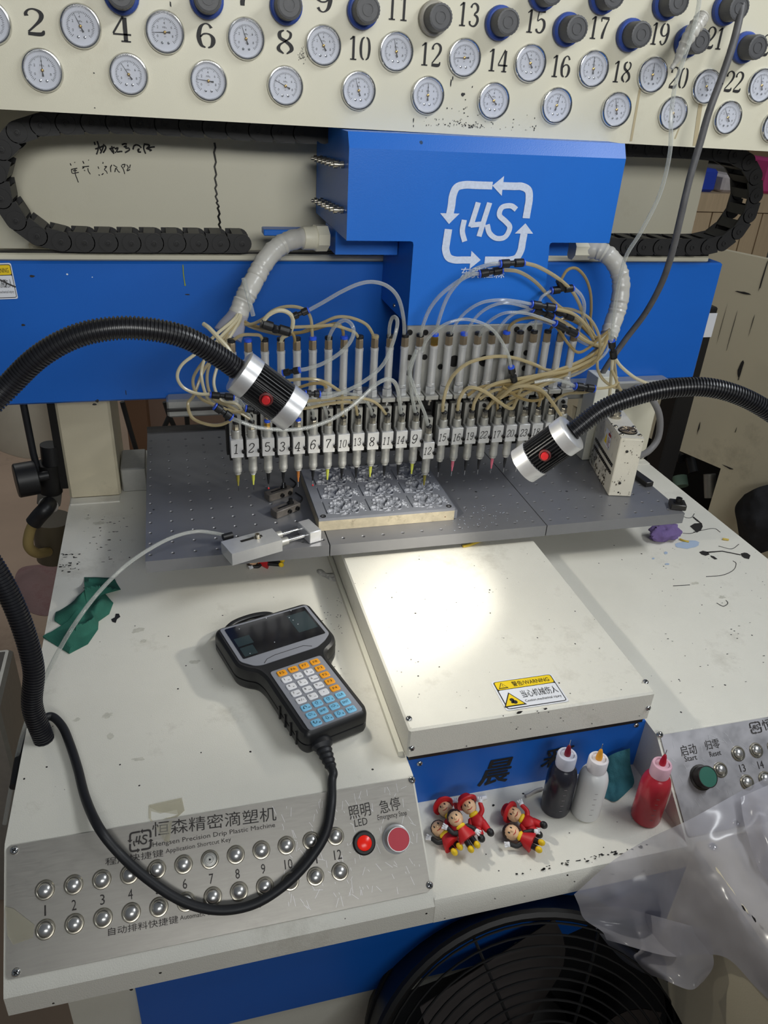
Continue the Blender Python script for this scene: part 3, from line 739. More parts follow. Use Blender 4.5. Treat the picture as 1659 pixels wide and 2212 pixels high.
# ------------------------------------------------------------------ pressure gauges
GF = lambda p: frame(p, gx, gz)   # local x right, y up, z out of the panel (towards the room)
def make_gauge(M, label):
    t = thing('pressure_gauge', label, 'gauge', M, 'round pressure gauges on the cream panel')
    MB().lathe([(.0222, 0), (.0226, .0022), (.0222, .0040), (.0212, .0052), (.0202, .0054), (.0192, .0044), (.0186, .0030), (.0185, .0016)], n=40, cap=False).build('bezel', CHROME, t)
    dial = MB().lathe([(.0188, .0016), (.0001, .0017)], n=36, cap=False).build('dial', DIAL, t)
    b = MB()
    for k in range(41):
        a = math.radians(225 - 270 * k / 40); r0 = .0128 if k % 5 else .0116
        u = Vector((math.cos(a), math.sin(a), 0)); q = Vector((-u.y, u.x, 0)) * .00022
        for ra, rb in ((r0, .0148),): b.add([u * ra - q + SZ * .002, u * rb - q + SZ * .002, u * rb + q + SZ * .002, u * ra + q + SZ * .002], [(0, 1, 2, 3)])
    for k in range(5):
        a = math.radians(205 - 57 * k); letters(b, str(2 * k), (.0092 * math.cos(a), .0092 * math.sin(a), .0017), SX, SY, None, .0026)
    letters(b, 'MPa', (0, .0048, .0017), SX, SY, None, .0019); letters(b, 'psi', (0, -.0042, .0017), SX, SY, None, .0017)
    b.build('scale_print', INKP, dial, smooth=False, kind='stuff')
    n = MB(); n.prism([(-.0062, -.0008), (-.0062, .0008), (-.0058, .0011), (-.002, .0005), (.0138, .00015), (.0138, -.00015), (-.002, -.0005), (-.0058, -.0011)], lambda a, c, h: Vector((a, c, h)), .0026, .0030)
    n.build('needle', INK, t, smooth=False)
    MB().lathe([(.0018, .0024), (.0018, .0036), (.0010, .0040), (.0001, .0041)], n=14, cap=False).build('needle_hub', GOLD, t)
    for x in (-.0036, .0034): MB().lathe([(.0016, .0017), (.0014, .0024), (.0001, .0027)], (x, -.0105, 0), n=12, cap=False).build('dial_screw', CHROME, t)
    MB().lathe([(.0192, .0043), (.0120, .0047), (.0001, .0049)], n=28, cap=False).build('glass', GLASS, t)
    return t
GU = [(-22, 48, 110), (174, 57, 115), (356, 70, 183), (531, 84, 110), (698, 99, 121), (855, 112, 104), (1002, 125, 184), (1144, 137, 122), (1280, 149, 95), (1408, 162, 92), (1524, 187, 125), (1643, 185, 112)]
GD = [(92, 152, 90), (278, 161, 124), (450, 175, 174), (616, 186, 155), (774, 196, 108), (923, 206, 92), (1065, 218, 136), (1201, 228, 76), (1330, 237, 107), (1452, 245, 125), (1570, 254, 126), (1672, 272, 115)]
dirn = lambda a: 'straight up' if abs(a - 90) < 6 else 'right of upright' if a < 90 else 'level to the left' if a > 165 else 'up and to the left'
LU = ['cut off left of the stencilled 2', 'between the stencilled 2 and 4', 'between the stencilled 4 and 6', 'below the stencilled 7', 'below the stencilled 9', 'below the stencilled 11', 'below the stencilled 13', 'below the stencilled 15', 'below the stencilled 17', 'below the stencilled 19', 'below the stencilled 21', 'below the stencilled 23']
LD = ['below the stencilled %d' % (2 * i + 2) for i in range(11)] + ['cut off past the one under 22']
g0 = None
for row, labs, rn in ((GU, LU, 'upper row'), (GD, LD, 'lower row')):
    for (px, py, an), lb in zip(row, labs):
        M = GF(AY(px, py, YG)); lab = '%s gauge %s, needle %s' % (rn, lb, dirn(an))
        if g0 is None:
            g0 = make_gauge(M, lab); ch = {c.name.split('.')[0]: c for c in kids(g0)}
            KIDS[g0.name] = [(c, kids(c)) for c in kids(g0)]
        else: _, ch = dup(g0, M, lab)
        ch['needle'].matrix_basis = Matrix.Rotation(math.radians(an), 4, 'Z')
# ------------------------------------------------------------------ regulator knobs
def make_knob(M, label):
    t = thing('regulator_knob', label, 'knob', M, 'grey regulator knobs on the cream panel')
    b = MB(); n = 30; prof_ = [(.0185, 0), (.0195, .003), (.0190, .008), (.0172, .0095)]
    b.lathe(prof_, n=n); b.build('collar', BLUEC, t)
    b = MB(); n = 48; vs = []; 
    for r, h in ((.0152, .008), (.0152, .030), (.0146, .033), (.0122, .0335), (.0120, .0328), (.0001, .0328)):
        for i in range(n):
            rr = r * (1 - (.035 if (i % 2 and .009 < h < .0335 and r > .013) else 0)); a = 2 * PI * i / n
            vs.append((rr * math.cos(a), rr * math.sin(a), h))
    fs = [(k * n + i, k * n + (i + 1) % n, k * n + n + (i + 1) % n, k * n + n + i) for k in range(5) for i in range(n)]
    b.add(vs, fs); k_ = b.build('grip', GREYK, t)
    MB().lathe([(.0070, .0326), (.0070, .0335), (.0056, .0335), (.0056, .0328), (.0001, .0329)], n=20, cap=False).build('cap_ring', GREYK, k_)
    return t
KN = [(262, -10, 'above the gauge between 2 and 4'), (446, 0, 'above the stencilled 6'), (617, 14, 'left of the stencilled 9'), (782, 24, 'between the stencilled 9 and 11'), (935, 40, 'with pale collar, between the stencilled 11 and 13'), (1077, 50, 'between the stencilled 13 and 15'), (1222, 64, 'between the stencilled 15 and 17'),
      (1358, 76, 'between the stencilled 17 and 19'), (1482, 90, 'behind the wrapped tube beside the 19'), (1604, 103, 'between the stencilled 21 and 23'), (1170, -14, 'cut off above the stencilled 15'), (1300, -6, 'in the top row above the 17'), (1436, 8, 'in the top row above the 19'), (1564, 20, 'in the top row above the 21')]
k0 = None
for px, py, lb in KN:
    M = GF(AY(px, py, YG)); lab = 'dark grey regulator knob %s' % (lb if 'collar' in lb else 'with blue collar, ' + lb)
    if k0 is None: k0 = make_knob(M, lab)
    else:
        o, ch = dup(k0, M, lab)
        if 'pale' in lb: ch['collar'].data = ch['collar'].data.copy(); ch['collar'].data.materials[0] = GREYC

# ------------------------------------------------------------------ carriage
YC = 1.028
car = thing('carriage', 'blue moving carriage with white arrow emblem above the dispensing valves', 'carriage', (.42, 1.1, .46))
bx0, bx1, bz0, bz1 = .2275, .613, .464, .5745
sb_ = AY(880, 702, YC).x; st_ = AY(1172, 699, YC).x
sx0, sx1, sz0 = AY(893, 530, YC).x, AY(1187, 530, YC).x, .3500
b = MB()
b.prism([(YC + .003, bz0), (1.255, bz0), (1.255, bz1 + .0175), (YC + .012, bz1 + .0175), (YC + .003, bz1 - .001)], lambda a, c, t: (t, a, c), bx0 + .0005, bx1 - .0005)
b.build('housing', BLUE, car, world=True, smooth=False)
MB().prism([(sx0 + .0005, bz0 - .001), (sb_ + .0005, sz0), (st_ - .0005, sz0), (sx1 - .0005, bz0 - .001)], lambda a, c, t: (a, t, c), YC + .003, YB - .0005).build('skirt_body', BLUE, car, world=True, smooth=False)
T = [(bx0, bz1), (bx0, bz0)] + [(sx0 - .004, bz0), (sx0 - .001, bz0 - .001), (sx0, bz0 - .004)] + [(sb_, sz0), (st_, sz0), (sx1, bz0 - .004), (sx1 + .001, bz0 - .001), (sx1 + .004, bz0), (bx1, bz0), (bx1 + .001, bz1)]
MB().prism(T, lambda a, c, t: (a, t, c), YC, YC + .003).add([(bx0, YC, bz1), (bx1 + .001, YC, bz1), (bx1 + .001, YC + .010, bz1 + .018), (bx0, YC + .010, bz1 + .018), (bx0, YC + .003, bz1), (bx1 + .001, YC + .003, bz1), (bx1 + .001, YC + .012, bz1 + .0178), (bx0, YC + .012, bz1 + .0178)],
    [(0, 1, 2, 3), (4, 7, 6, 5), (0, 3, 7, 4), (1, 5, 6, 2), (2, 6, 7, 3)]).build('front_sheet', BLUE, car, world=True, smooth=False)
for xa, xb in ((.228, sx0 - .001), (sx1 + .001, .588)): MB().box((xa, 1.10, .432), (xb, 1.175, bz0 - .0005)).build('side_arm', BLUE, car, world=True, smooth=False)
MB().box((.134, 1.150, .4475), (.2285, 1.176, .4560), bev=.001).build('chain_bracket', BLUE, car, world=True)
for q in ((858, 533), (852, 660)): screw(AX(*q, sx0), (-1, 0, 0), .003, car, NICKEL)
b = MB(); emblem(b, AY(1054, 483, YC), SX, SZ, .0605, .0005); b.build('emblem', WHITEP, car, world=True, smooth=False, kind='stuff')
b = MB(); letters(b, '东莞恒森', AY(1043, 589, YC), SX, SZ, .066, .015, .0005); b.build('lettering', WHITEP, car, world=True, smooth=False, kind='stuff')
for (pA, pB) in (((697, 343), (742, 356)), ((697, 434), (741, 454))):
    A = AX(*pA, bx0); B_ = AX(*pB, bx0)
    for i in range(6):
        p = A.lerp(B_, i / 5); b = MB()
        b.lathe([(.0045, 0), (.0045, .004), (.0030, .0042), (.0030, .008), (.0045, .0082), (.0045, .013), (.0022, .0135), (.0022, .017)], p, (-1, 0, 0), 10)
        b.build('port_fitting', NICKEL, car, world=True)
for i in range(7):
    chip_ = None
mp = MB().box((sb_, YC - .001, .238), (st_ + .001, YC + .012, sz0 - .0004), bev=.0015).build('mounting_plate', ALUD, car, world=True)
for q in ((885, 718), (919, 718), (884, 772), (917, 771), (882, 805), (1116, 711), (1144, 709), (1106, 763), (1136, 762), (1132, 795), (1041, 780), (951, 792)):
    p = AY(*q, YC - .001); b = MB().lathe([(.0042, .0002), (.0042, .0012), (.0022, .0012), (.0020, .0004), (.0001, .0004)], p, (0, -1, 0), 16, cap=False); b.build('socket_bolt', BLACKS, mp, world=True)
for q in ((981, 780), (1046, 779)):
    p = AY(*q, YC - .001); b = MB().lathe([(.0088, .0001), (.0088, .0008), (.0050, .0008), (.0048, .0002), (.0001, .0002)], p, (0, -1, 0), 20, cap=False); b.build('plate_hole', BLACKS, mp, world=True)
X0, DXV = .0722, .02177
MB().box((X0 - .012, YC, .165), (X0 + 23 * DXV + .012, YC + .014, .2375)).build('valve_carrier', BLACKS, car, world=True, smooth=False, label='dark carrier bar behind the valve slides')

# ------------------------------------------------------------------ drag chains
def drag_chain(label, pts, y0, y1, h):
    """pts: x-z centre line. links of fixed pitch follow it"""
    t = thing('drag_chain', label, 'cable chain', (pts[0][0], (y0 + y1) / 2, pts[0][1]))
    dense = catmull(pts, 24); pitch = .0305
    L = [0]
    for a, c in zip(dense, dense[1:]): L.append(L[-1] + math.hypot(c[0] - a[0], c[1] - a[1]))
    def at(d):
        d = max(0, min(d, L[-1]))
        for i in range(len(L) - 1):
            if L[i + 1] >= d:
                f = (d - L[i]) / max(1e-9, L[i + 1] - L[i]); return Vector((dense[i][0] + (dense[i + 1][0] - dense[i][0]) * f, 0, dense[i][1] + (dense[i + 1][1] - dense[i][1]) * f))
    n = int(L[-1] / pitch); me_ = None
    for i in range(n):
        A = at(i * pitch); B_ = at((i + 1) * pitch); d = (B_ - A).normalized()
        M = Matrix(((d.x, 0, -d.z, A.x), (0, 1, 0, 0), (d.z, 0, d.x, A.z), (0, 0, 0, 1)))
        if me_ is None:
            b = MB(); r = h / 2; p_ = pitch
            for ya in (y0, y1 - .005):
                o1 = [(p_ + r * .98 * math.cos(math.radians(a)), r * .98 * math.sin(math.radians(a))) for a in range(-90, 91, 18)] + [(r * .75, r * .98), (r * .75, r * .35), (r * .30, r * .30), (r * .30, -r * .98)]
                b.prism(o1, lambda a, c, tt: (a, tt, c), ya + .0004, ya + .0040)
                o2 = [(p_ + r * .90 * math.cos(math.radians(a)), r * .90 * math.sin(math.radians(a))) for a in range(0, 360, 24)]
                b.prism(o2, lambda a, c, tt: (a, tt, c), ya - .0010, ya + .0004)
                o3 = [(r * .96 * math.cos(math.radians(a)), r * .96 * math.sin(math.radians(a))) for a in range(0, 360, 24)]
                b.prism(o3, lambda a, c, tt: (a, tt, c), ya + .0022, ya + .0048)
            for zz_ in (r * .80, -r * .98): b.box((p_ * .55, y0 + .003, zz_), (p_ * 1.05, y1 - .003, zz_ + r * .18))
            for (yy) in (y0,): b.lathe([(r * .30, 0), (r * .30, .0012), (r * .18, .0013), (r * .16, .0003), (.0001, .0003)], (p_, yy - .0010, 0), (0, -1, 0), 14, cap=False)
            o = b.build('chain_link', CHAINM, t, smooth=True); me_ = o.data
        else:
            o = bpy.data.objects.new('chain_link', me_); COL.objects.link(o); o.parent = t
        o.matrix_basis = wm(t).inverted() @ M
    return t
zu, zlw = .5775, .4335
rr = (zu - zlw) / 2; zc = (zu + zlw) / 2
xcl = -.198 - .013 + rr + .004
arcL = [(xcl - rr * math.sin(math.radians(a)) * 1.0, zc + rr * math.cos(math.radians(a))) for a in range(15, 180, 15)]
drag_chain('black plastic drag chain looping left of the carriage', [(.222, zu + .003), (.15, zu + .003), (.0, zu + .006), (xcl + .05, zu + .004)] + arcL + [(xcl + .03, zlw), (.02, zlw), (.128, zlw)], 1.165, 1.215, .027)
xcr = .951 - rr
arcR = [(xcr + rr * math.sin(math.radians(a)), zc + rr * math.cos(math.radians(a))) for a in range(15, 180, 15)]
drag_chain('black plastic drag chain looping right of the carriage', [(.615, zu + .002), (.70, zu + .003), (xcr - .05, zu + .003)] + arcR + [(xcr - .03, zlw), (.78, zlw), (.66, zlw)], 1.165, 1.215, .027)
# ------------------------------------------------------------------ perforated work table
ZT, ZT0 = .080, .0620
tab = thing('work_table', 'grey perforated steel work table under the dispensing valves', 'work table', (.35, 1.1, ZT0))
def perforated(x0, x1, y0, y1, hx, hy, r, depth=.0075, round_l=0, round_r=0):
    b = MB(); N = 8
    hs = [x for x in hx if x0 + .003 < x < x1 - .003]
    xs = [x0] + [(a + c) / 2 for a, c in zip(hs, hs[1:])] + [x1]; ys = [y0] + [(a + c) / 2 for a, c in zip(hy, hy[1:])] + [y1]
    for i, cx_ in enumerate(hs):
        for j, cy_ in enumerate(hy):
            X0_, X1_, Y0_, Y1_ = xs[i], xs[i + 1], ys[j], ys[j + 1]
            outer = [(X1_, cy_), (X1_, Y1_), (cx_, Y1_), (X0_, Y1_), (X0_, cy_), (X0_, Y0_), (cx_, Y0_), (X1_, Y0_)]
            vs = [(u, v, ZT) for u, v in outer]
            for rr_, z in ((r * 1.35, ZT), (r, ZT - .0008), (r, ZT - depth)):
                vs += [(cx_ + rr_ * math.cos(2 * PI * k / N), cy_ + rr_ * math.sin(2 * PI * k / N), z) for k in range(N)]
            fs = []
            for L_ in range(3): fs += [(L_ * N + k, L_ * N + (k + 1) % N, (L_ + 1) * N + (k + 1) % N, (L_ + 1) * N + k) for k in range(N)]
            fs.append(tuple(range(3 * N, 4 * N)))
            b.add(vs, fs)
    e = .0012
    b.add([(x0, y0, ZT), (x1, y0, ZT), (x1, y1, ZT), (x0, y1, ZT), (x0, y0, ZT0), (x1, y0, ZT0), (x1, y1, ZT0), (x0, y1, ZT0)],
          [(4, 7, 6, 5), (0, 4, 5, 1), (1, 5, 6, 2), (2, 6, 7, 3), (3, 7, 4, 0)])
    return b
hx = [-.054 + .0293 * k for k in range(28)]; hy = [.9105 + .0287 * k for k in range(14)]
for x0, x1, l in ((-.0603, .1864, 'left table plate'), (.1880, .5188, 'middle table plate, worn shiny at the front'), (.5204, .7578, 'right table plate')):
    perforated(x0, x1, .895, 1.32, hx, hy, .0021).build('table_plate', PLATE, tab, world=True, smooth=False, label=l)
MB().box((-.05, .90, .0615), (.75, 1.315, .0655)).build('joint_strip', DKSTEEL, tab, world=True, smooth=False)
MB().box((.25, .96, .0503), (.47, 1.24, .0615)).build('table_slide', ALUD, tab, world=True, smooth=False)
MB().box((-.0603, 1.32, ZT0), (.7578, 1.328, ZT + .008)).build('rear_rail', DKSTEEL, tab, world=True, smooth=False)
b = MB()
for i in range(50): chip(b, (R.gauss(.43, .035), R.uniform(.9, .97), ZT), SX, SY, R.uniform(.0005, .0011), R.uniform(.0005, .001), lift=.0003)
b.build('paint_speck', WHITEP, tab, world=True, smooth=False, kind='stuff')
def solid(name, label, cat, mb, m, group=None, smooth=True): return tag(mb.build(name, m, smooth=smooth), label, cat, group)
br = MB().box((-.108, 1.25, .0003), (-.066, 1.33, .045), bev=.002)
solid('slide_bracket', 'grey steel bracket standing beside the left column', 'bracket', br, ALUD)

# ------------------------------------------------------------------ mould with cavities
MX0, MX1, MY0, MY1, MZ = .1785, .3840, .934, 1.095, .1005
mo = thing('casting_mould', 'grey metal mould plate with rows of shallow figure cavities, under the valves', 'mould', (.28, 1.0, ZT + .0003))
MOULDM = mat('mould_metal', (140, 142, 149), .5, .25, .05, 400, .05, 60)
MSIDE = mat('mould_side', (196, 184, 158), .6, .1, .2, 200, .2, 60, .35, 90, scol=(110, 70, 40), dirt=.9, dscale=45, dcol=(100, 86, 66))
MB().box((MX0, MY0, ZT + .0003), (MX1, MY1, MZ - .0042)).build('mould_body', MSIDE, mo, world=True, smooth=False)
rc = random.Random(5)
EL = []
for i in range(34):
    u, v = rc.gauss(.52, .20), rc.gauss(.45, .20); EL.append((u * .0645, v * .046, rc.uniform(.0018, .0068), rc.uniform(.0015, .0048), rc.uniform(0, PI), rc.uniform(.0012, .0036)))
EL += [(.012, .012, .006, .005, .3, .003), (.05, .014, .006, .003, .5, .003), (.03, .031, .009, .006, 1.0, .0036), (.041, .02, .009, .006, .2, .0036), (.025, .017, .008, .006, 2.2, .003), (.052, .034, .004, .003, .2, .0025)]
def pocket(u, v):
    h = 0; rim = 0
    for (a, c, rx, ry, th, d) in EL:
        x, y = u - a, v - c; x, y = x * math.cos(th) + y * math.sin(th), -x * math.sin(th) + y * math.cos(th)
        q = (x / rx) ** 2 + (y / ry) ** 2
        if q < 1: h = min(h, -d * math.sqrt(1 - q) * 1.1)
        elif q < 1.45: rim = max(rim, .0011)
    if h < 0: return max(h, -.0040) + (.0009 if math.sin(u * 2100 + 3 * math.sin(v * 1400)) > .72 else 0)
    if .004 < u < .0052 and .006 < v < .044: return -.0022
    if v < .0035 and u < .02: return 0
    return rim
st = .00095; nx = int((MX1 - MX0) / st); ny = int((MY1 - MY0) / st)
cx_n = .0645; cy_n = .046; cache = {}
vs = []; fs = []
for j in range(ny + 1):
    for i in range(nx + 1):
        x = i / nx * (MX1 - MX0); y = j / ny * (MY1 - MY0)
        ux, uy = x - .009, y - .006
        z = 0
        if 0 <= ux < cx_n * 2.98 and 0 <= uy < cy_n * 3.3:
            k = (int((ux % cx_n) / st), int((uy % cy_n) / st))
            if k not in cache: cache[k] = pocket(k[0] * st, k[1] * st)
            z = cache[k]
        for (hx_, hy_) in ((.0075, .0065), (MX1 - MX0 - .0075, .0065)):
            if (x - hx_) ** 2 + (y - hy_) ** 2 < .0032 ** 2: z = -.003
        if x > MX1 - MX0 - .004 and .06 < y < .075: z = -.002
        vs.append((MX0 + x, MY0 + y, MZ + z))
W_ = nx + 1
for j in range(ny):
    for i in range(nx): fs.append((j * W_ + i, j * W_ + i + 1, j * W_ + W_ + i + 1, j * W_ + W_ + i))
base = len(vs); edge = [i for i in range(W_)] + [j * W_ + nx for j in range(1, ny + 1)] + [ny * W_ + i for i in range(nx - 1, -1, -1)] + [j * W_ for j in range(ny - 1, 0, -1)]
for e in edge: vs.append((vs[e][0], vs[e][1], MZ - .0042))
n = len(edge)
for i in range(n): fs.append((edge[i], base + i, base + (i + 1) % n, edge[(i + 1) % n]))
MB().add(vs, fs).build('cavity_plate', MOULDM, mo, world=True, smooth=True)
for x in (MX0 + .0075, MX1 - .0075):
    MB().lathe([(.0040, 0), (.0040, .0008), (.0026, .0008), (.0024, .0002)], (x, MY0 + .0065, MZ), SZ, 18, cap=False).build('corner_bush', DKSTEEL, mo, world=True)
MB().box((MX1 + .0003, MY0 + .004, ZT + .0003), (MX1 + .006, MY1, MZ - .006)).build('side_lip', MOULDM, mo, world=True, smooth=False)

# clamp with two rods pressing the mould
cl = thing('side_clamp', 'bare aluminium side clamp with two rods pushing against the mould', 'clamp', (.11, .91, ZT))
CZ = .0985
q = [AZ(x, y, CZ) for x, y in ((477, 1170), (501, 1197), (610, 1166), (588, 1141))]
MB().prism([(p.x, p.y) for p in q], lambda a, c, t: (a, c, t), ZT + .0004, CZ).build('clamp_body', ALU, cl, world=True, smooth=False, label='grey clamp body with a slot')
d1 = (q[2] - q[1]).normalized(); d2 = SZ.cross(d1)
ja = AZ(688, 1150, CZ - .002); jc = AZ(646, 1122, CZ - .002)
b = MB(); JM = frame((AZ(667, 1136, CZ)) * 1, d1, d2)
b.box((-.0085, -.018, -.018), (.0105, .018, 0), JM, bev=.001); b.build('clamp_jaw', ALU, cl, world=True)
for off in (-.009, .010):
    A = q[2].lerp(q[3], .5) + d2 * off; A.z = .0895; B_ = A + d1 * .043
    MB().cyl(A - d1 * .002, B_, .0028, n=14).build('guide_rod', CHROME, cl, world=True)
    MB().cyl(A - d1 * .001, A + d1 * .011, .0055, n=16).build('rod_bush', ALUD, cl, world=True)
p = AZ(556, 1161, CZ); MB().lathe([(.0052, .0002), (.0052, .0006), (.0034, .0006), (.0034, .0055), (.0020, .0055), (.0018, .003)], p, SZ, 16).build('clamp_bolt', NICKEL, cl, world=True)
A = AZ(520, 1170, CZ); B_ = AZ(566, 1157, CZ); b = MB(); sd = (B_ - A).normalized(); sq = SZ.cross(sd) * .0025
b.add([A - sq + SZ * .0003, B_ - sq + SZ * .0003, B_ + sq + SZ * .0003, A + sq + SZ * .0003], [(0, 1, 2, 3)]); b.build('slot', DKSTEEL, cl, world=True, smooth=False)
p = AZ(496, 1157, .094); MB().cyl(p - d1 * .010, p + d1 * .004, .0045, n=16).build('air_fitting', BLACKP, cl, world=True)
# two small dark clamps
STOPM = mat('worn_steel', (112, 106, 100), .42, .4, .2, 300, .3, 60)
for (pa, pb, lab) in (((585, 1080), (640, 1062), 'small dark steel stop block under the valve marked 3'), ((600, 1116), (655, 1094), 'small dark steel stop block with bent strip beside the mould')):
    A = AZ(*pa, ZT); B_ = AZ(*pb, ZT); d = (B_ - A).normalized(); M = frame(A, d, SZ.cross(d)); L_ = (B_ - A).length
    t = thing('stop_block', lab, 'clamp', A)
    MB().box((-.006, -.006, .0003), (L_ * .8, .010, .012), M, bev=.001).build('block', STOPM, t, world=True)
    MB().box((.002, .000, .012), (L_ * .55, .003, .0125), M).build('slot', BLACKS, t, world=True, smooth=False)
    for k in (.35, .65): MB().lathe([(.0032, 0), (.0032, .003), (.0016, .003), (.0014, .0012), (.0001, .0012)], M @ Vector((L_ * k, -.006, .006)), M.to_3x3() @ Vector((0, -1, 0)), 14, cap=False).build('block_bolt', BLACKS, t, world=True)
    MB().lathe([(.005, 0), (.005, .002), (.003, .003), (.003, .008), (.0001, .008)], M @ Vector((L_ * .55, .003, .012)), SZ, 14, cap=False).build('clamp_nut', BLACKS, t, world=True)
    b = MB(); b.tube([M @ Vector(v) for v in catmull([(L_ * .7, .004, .006), (L_ * .95, .004, .007), (L_ * 1.15, .012, .008), (L_ * 1.2, .03, .008)], 5)], .0014, 6); b.build('bent_strip', BLACKS, t, world=True)
# right edge hardware on the table
bb = thing('stop_bar', 'short grey steel bar lying on the table right of the steel box', 'bar', AZ(1395, 1045, ZT))
A, B_ = AZ(1345, 1010, ZT), AZ(1403, 1052, ZT); d = (A - B_).normalized(); M = frame(B_, d, SZ.cross(d))
MB().box((0, -.007, .0003), (.14, .008, .009), M, bev=.0008).build('bar', DKSTEEL, bb, world=True)
MB().lathe([(.003, .009), (.003, .0094), (.002, .0094), (.0018, .0092)], M @ Vector((.045, 0, 0)), SZ, 12, cap=True).build('bar_screw', BLACKS, bb, world=True)
bb = thing('corner_clamp', 'small steel clamp with black bolt on the right table corner', 'clamp', AZ(1458, 1086, ZT))
A = AZ(1462, 1097, ZT)
MB().box((-.012, -.010, .0003), (.012, .012, .010), Matrix.Translation(A) @ Matrix.Rotation(-.4, 4, 'Z'), bev=.001).build('clamp_foot', DKSTEEL, bb, world=True)
MB().lathe([(.0075, .010), (.0075, .0116), (.0048, .0118), (.0048, .018), (.0026, .018), (.0024, .014)], A, SZ, 18).build('clamp_bolt', BLACKS, bb, world=True)

# ------------------------------------------------------------------ dispensing valves
YV, ZTIP = 1.0, .1205
MARKS = ['1', '2', '5', '3', '4', '6', '7', '10', '13', '8', '11', '14', '9', '12', '15', '16', '19', '22', '17', '20', '23', '18', '21', '24']
HC = {'olive': film('olive_needle_hub', (150, 140, 60), .85), 'yellow': film('yellow_needle_hub', (212, 216, 90), .85), 'black': BLACKP, 'orange': film('orange_needle_hub', (190, 120, 60), .85), 'pink': film('pink_needle_hub', (228, 120, 140), .8)}
HUB = ['olive', 'yellow', 'black', 'black', 'orange', 'black', 'yellow', 'black', 'black', 'yellow', 'black', 'black', 'yellow', 'olive', 'black', 'pink', 'black', 'black', 'pink', 'black', 'black', 'black', 'black', 'black']
TIPC = {0: None, 2: REDB, 5: REDB, 3: CHROME}
RINGC = {2: BLUEF, 4: BLUEF}
v0 = None; hubs = {}
for i, mk in enumerate(MARKS):
    O = Vector((X0 + DXV * i, YV, ZTIP - (.021 if mk == '12' else 0)))
    pos = 'hidden by the right lamp' if i > 20 else 'in the row'
    lab = 'slim dispensing valve marked %s with %s needle hub' % (mk, 'black' if HUB[i] == 'black' else HUB[i])
    if v0 is None:
        v0 = thing('dispensing_valve', lab, 'valve', O, 'dispensing valves in a row')
        MB().lathe([(.0006, -.0005), (.0006, .010)], n=8).build('needle', CHROME, v0)
        b = MB().lathe([(.0011, .008), (.0016, .014), (.0021, .016), (.0026, .025), (.0030, .0255), (.0030, .0275)], n=14); b.build('needle_hub', HC['olive'], v0)
        MB().lathe([(.0030, .026), (.0048, .0275), (.0048, .030), (.0062, .0315), (.0064, .036), (.0061, .0365), (.0061, .050), (.0064, .0505), (.0064, .057)], n=22).build('barrel', ALUD, v0)
        MB().box((-.0087, -.0080, .0560), (.0087, .0075, .0835), bev=.0006).build('block', ALU, v0)
        MB().lathe([(.0062, .0835), (.0062, .0945), (.0054, .0955)], n=20).build('collar', ALUD, v0)
        b = MB().lathe([(.0044, .0955), (.0046, .0965), (.0046, .1030), (.0040, .1045)], n=6); ft = b.build('fitting', NICKEL, v0)
        MB().lathe([(.0036, .1040), (.0044, .1055), (.0044, .1075), (.0036, .1085)], n=16).build('fitting_ring', BLACKP, v0)
        MB().lathe([(.0026, 0), (.0026, .0038), (.0014, .0038), (.0013, .0018), (.0001, .0018)], (.0086, -.0080, .0660), (0, -1, 0), 14, cap=False).build('clamp_screw', BLACKS, v0)
        MB().box((-.0083, .0082, .0600), (.0083, .0180, .1170), bev=.0005).build('slide', ALUD, v0)
        MB().lathe([(.0030, 0), (.0030, .0030), (.0014, .0032), (.0014, .0065)], (0, .0080, .1120), (0, -1, 0), 10).build('slide_bolt', BLACKS, v0)
        MB().box((-.0088, .0185, .040), (.0088, .0275, .122)).build('slide_rail', BLACKS, v0, smooth=False)
        KIDS[v0.name] = [(c, kids(c)) for c in kids(v0)]
        ch = {c.name.split('.')[0]: c for c in kids(v0)}; o = v0
        hubmesh = ch['needle_hub'].data
    else: o, ch = dup(v0, O, lab)
    h = HUB[i]
    if h not in hubs:
        m_ = hubmesh.copy(); m_.materials[0] = HC[h]; hubs[h] = m_
    ch['needle_hub'].data = hubs[h]
    if i in RINGC: ch['fitting_ring'].data = ch['fitting_ring'].data.copy(); ch['fitting_ring'].data.materials[0] = BLUEF
    if i in (2,): ch['fitting'].data = ch['fitting'].data.copy(); ch['fitting'].data.materials[0] = GOLD
    if i in (2, 5): MB().ell((0, 0, .0004), (.0014, .0014, .0016), nu=8, nv=6).build('drip', REDB, o, label='red drip at the needle tip')
    if i in (1,): MB().lathe([(.0031, .0250), (.0031, .0275)], n=14).build('hub_band', WHITES, o, label='white band on the hub')
    b = MB(); Rk = random.Random(i)
    digits(b, mk, (-.0016 + Rk.uniform(-.0006, .0006), -.0080, .0695 + Rk.uniform(-.001, .001)), SX, SZ, .0150 if len(mk) == 1 else .0125, .8 if len(mk) > 1 else 1, .0004, .085, slant=.12 + Rk.uniform(-.08, .12))
    b.build('marker_number', INKP, o, smooth=False, kind='stuff')
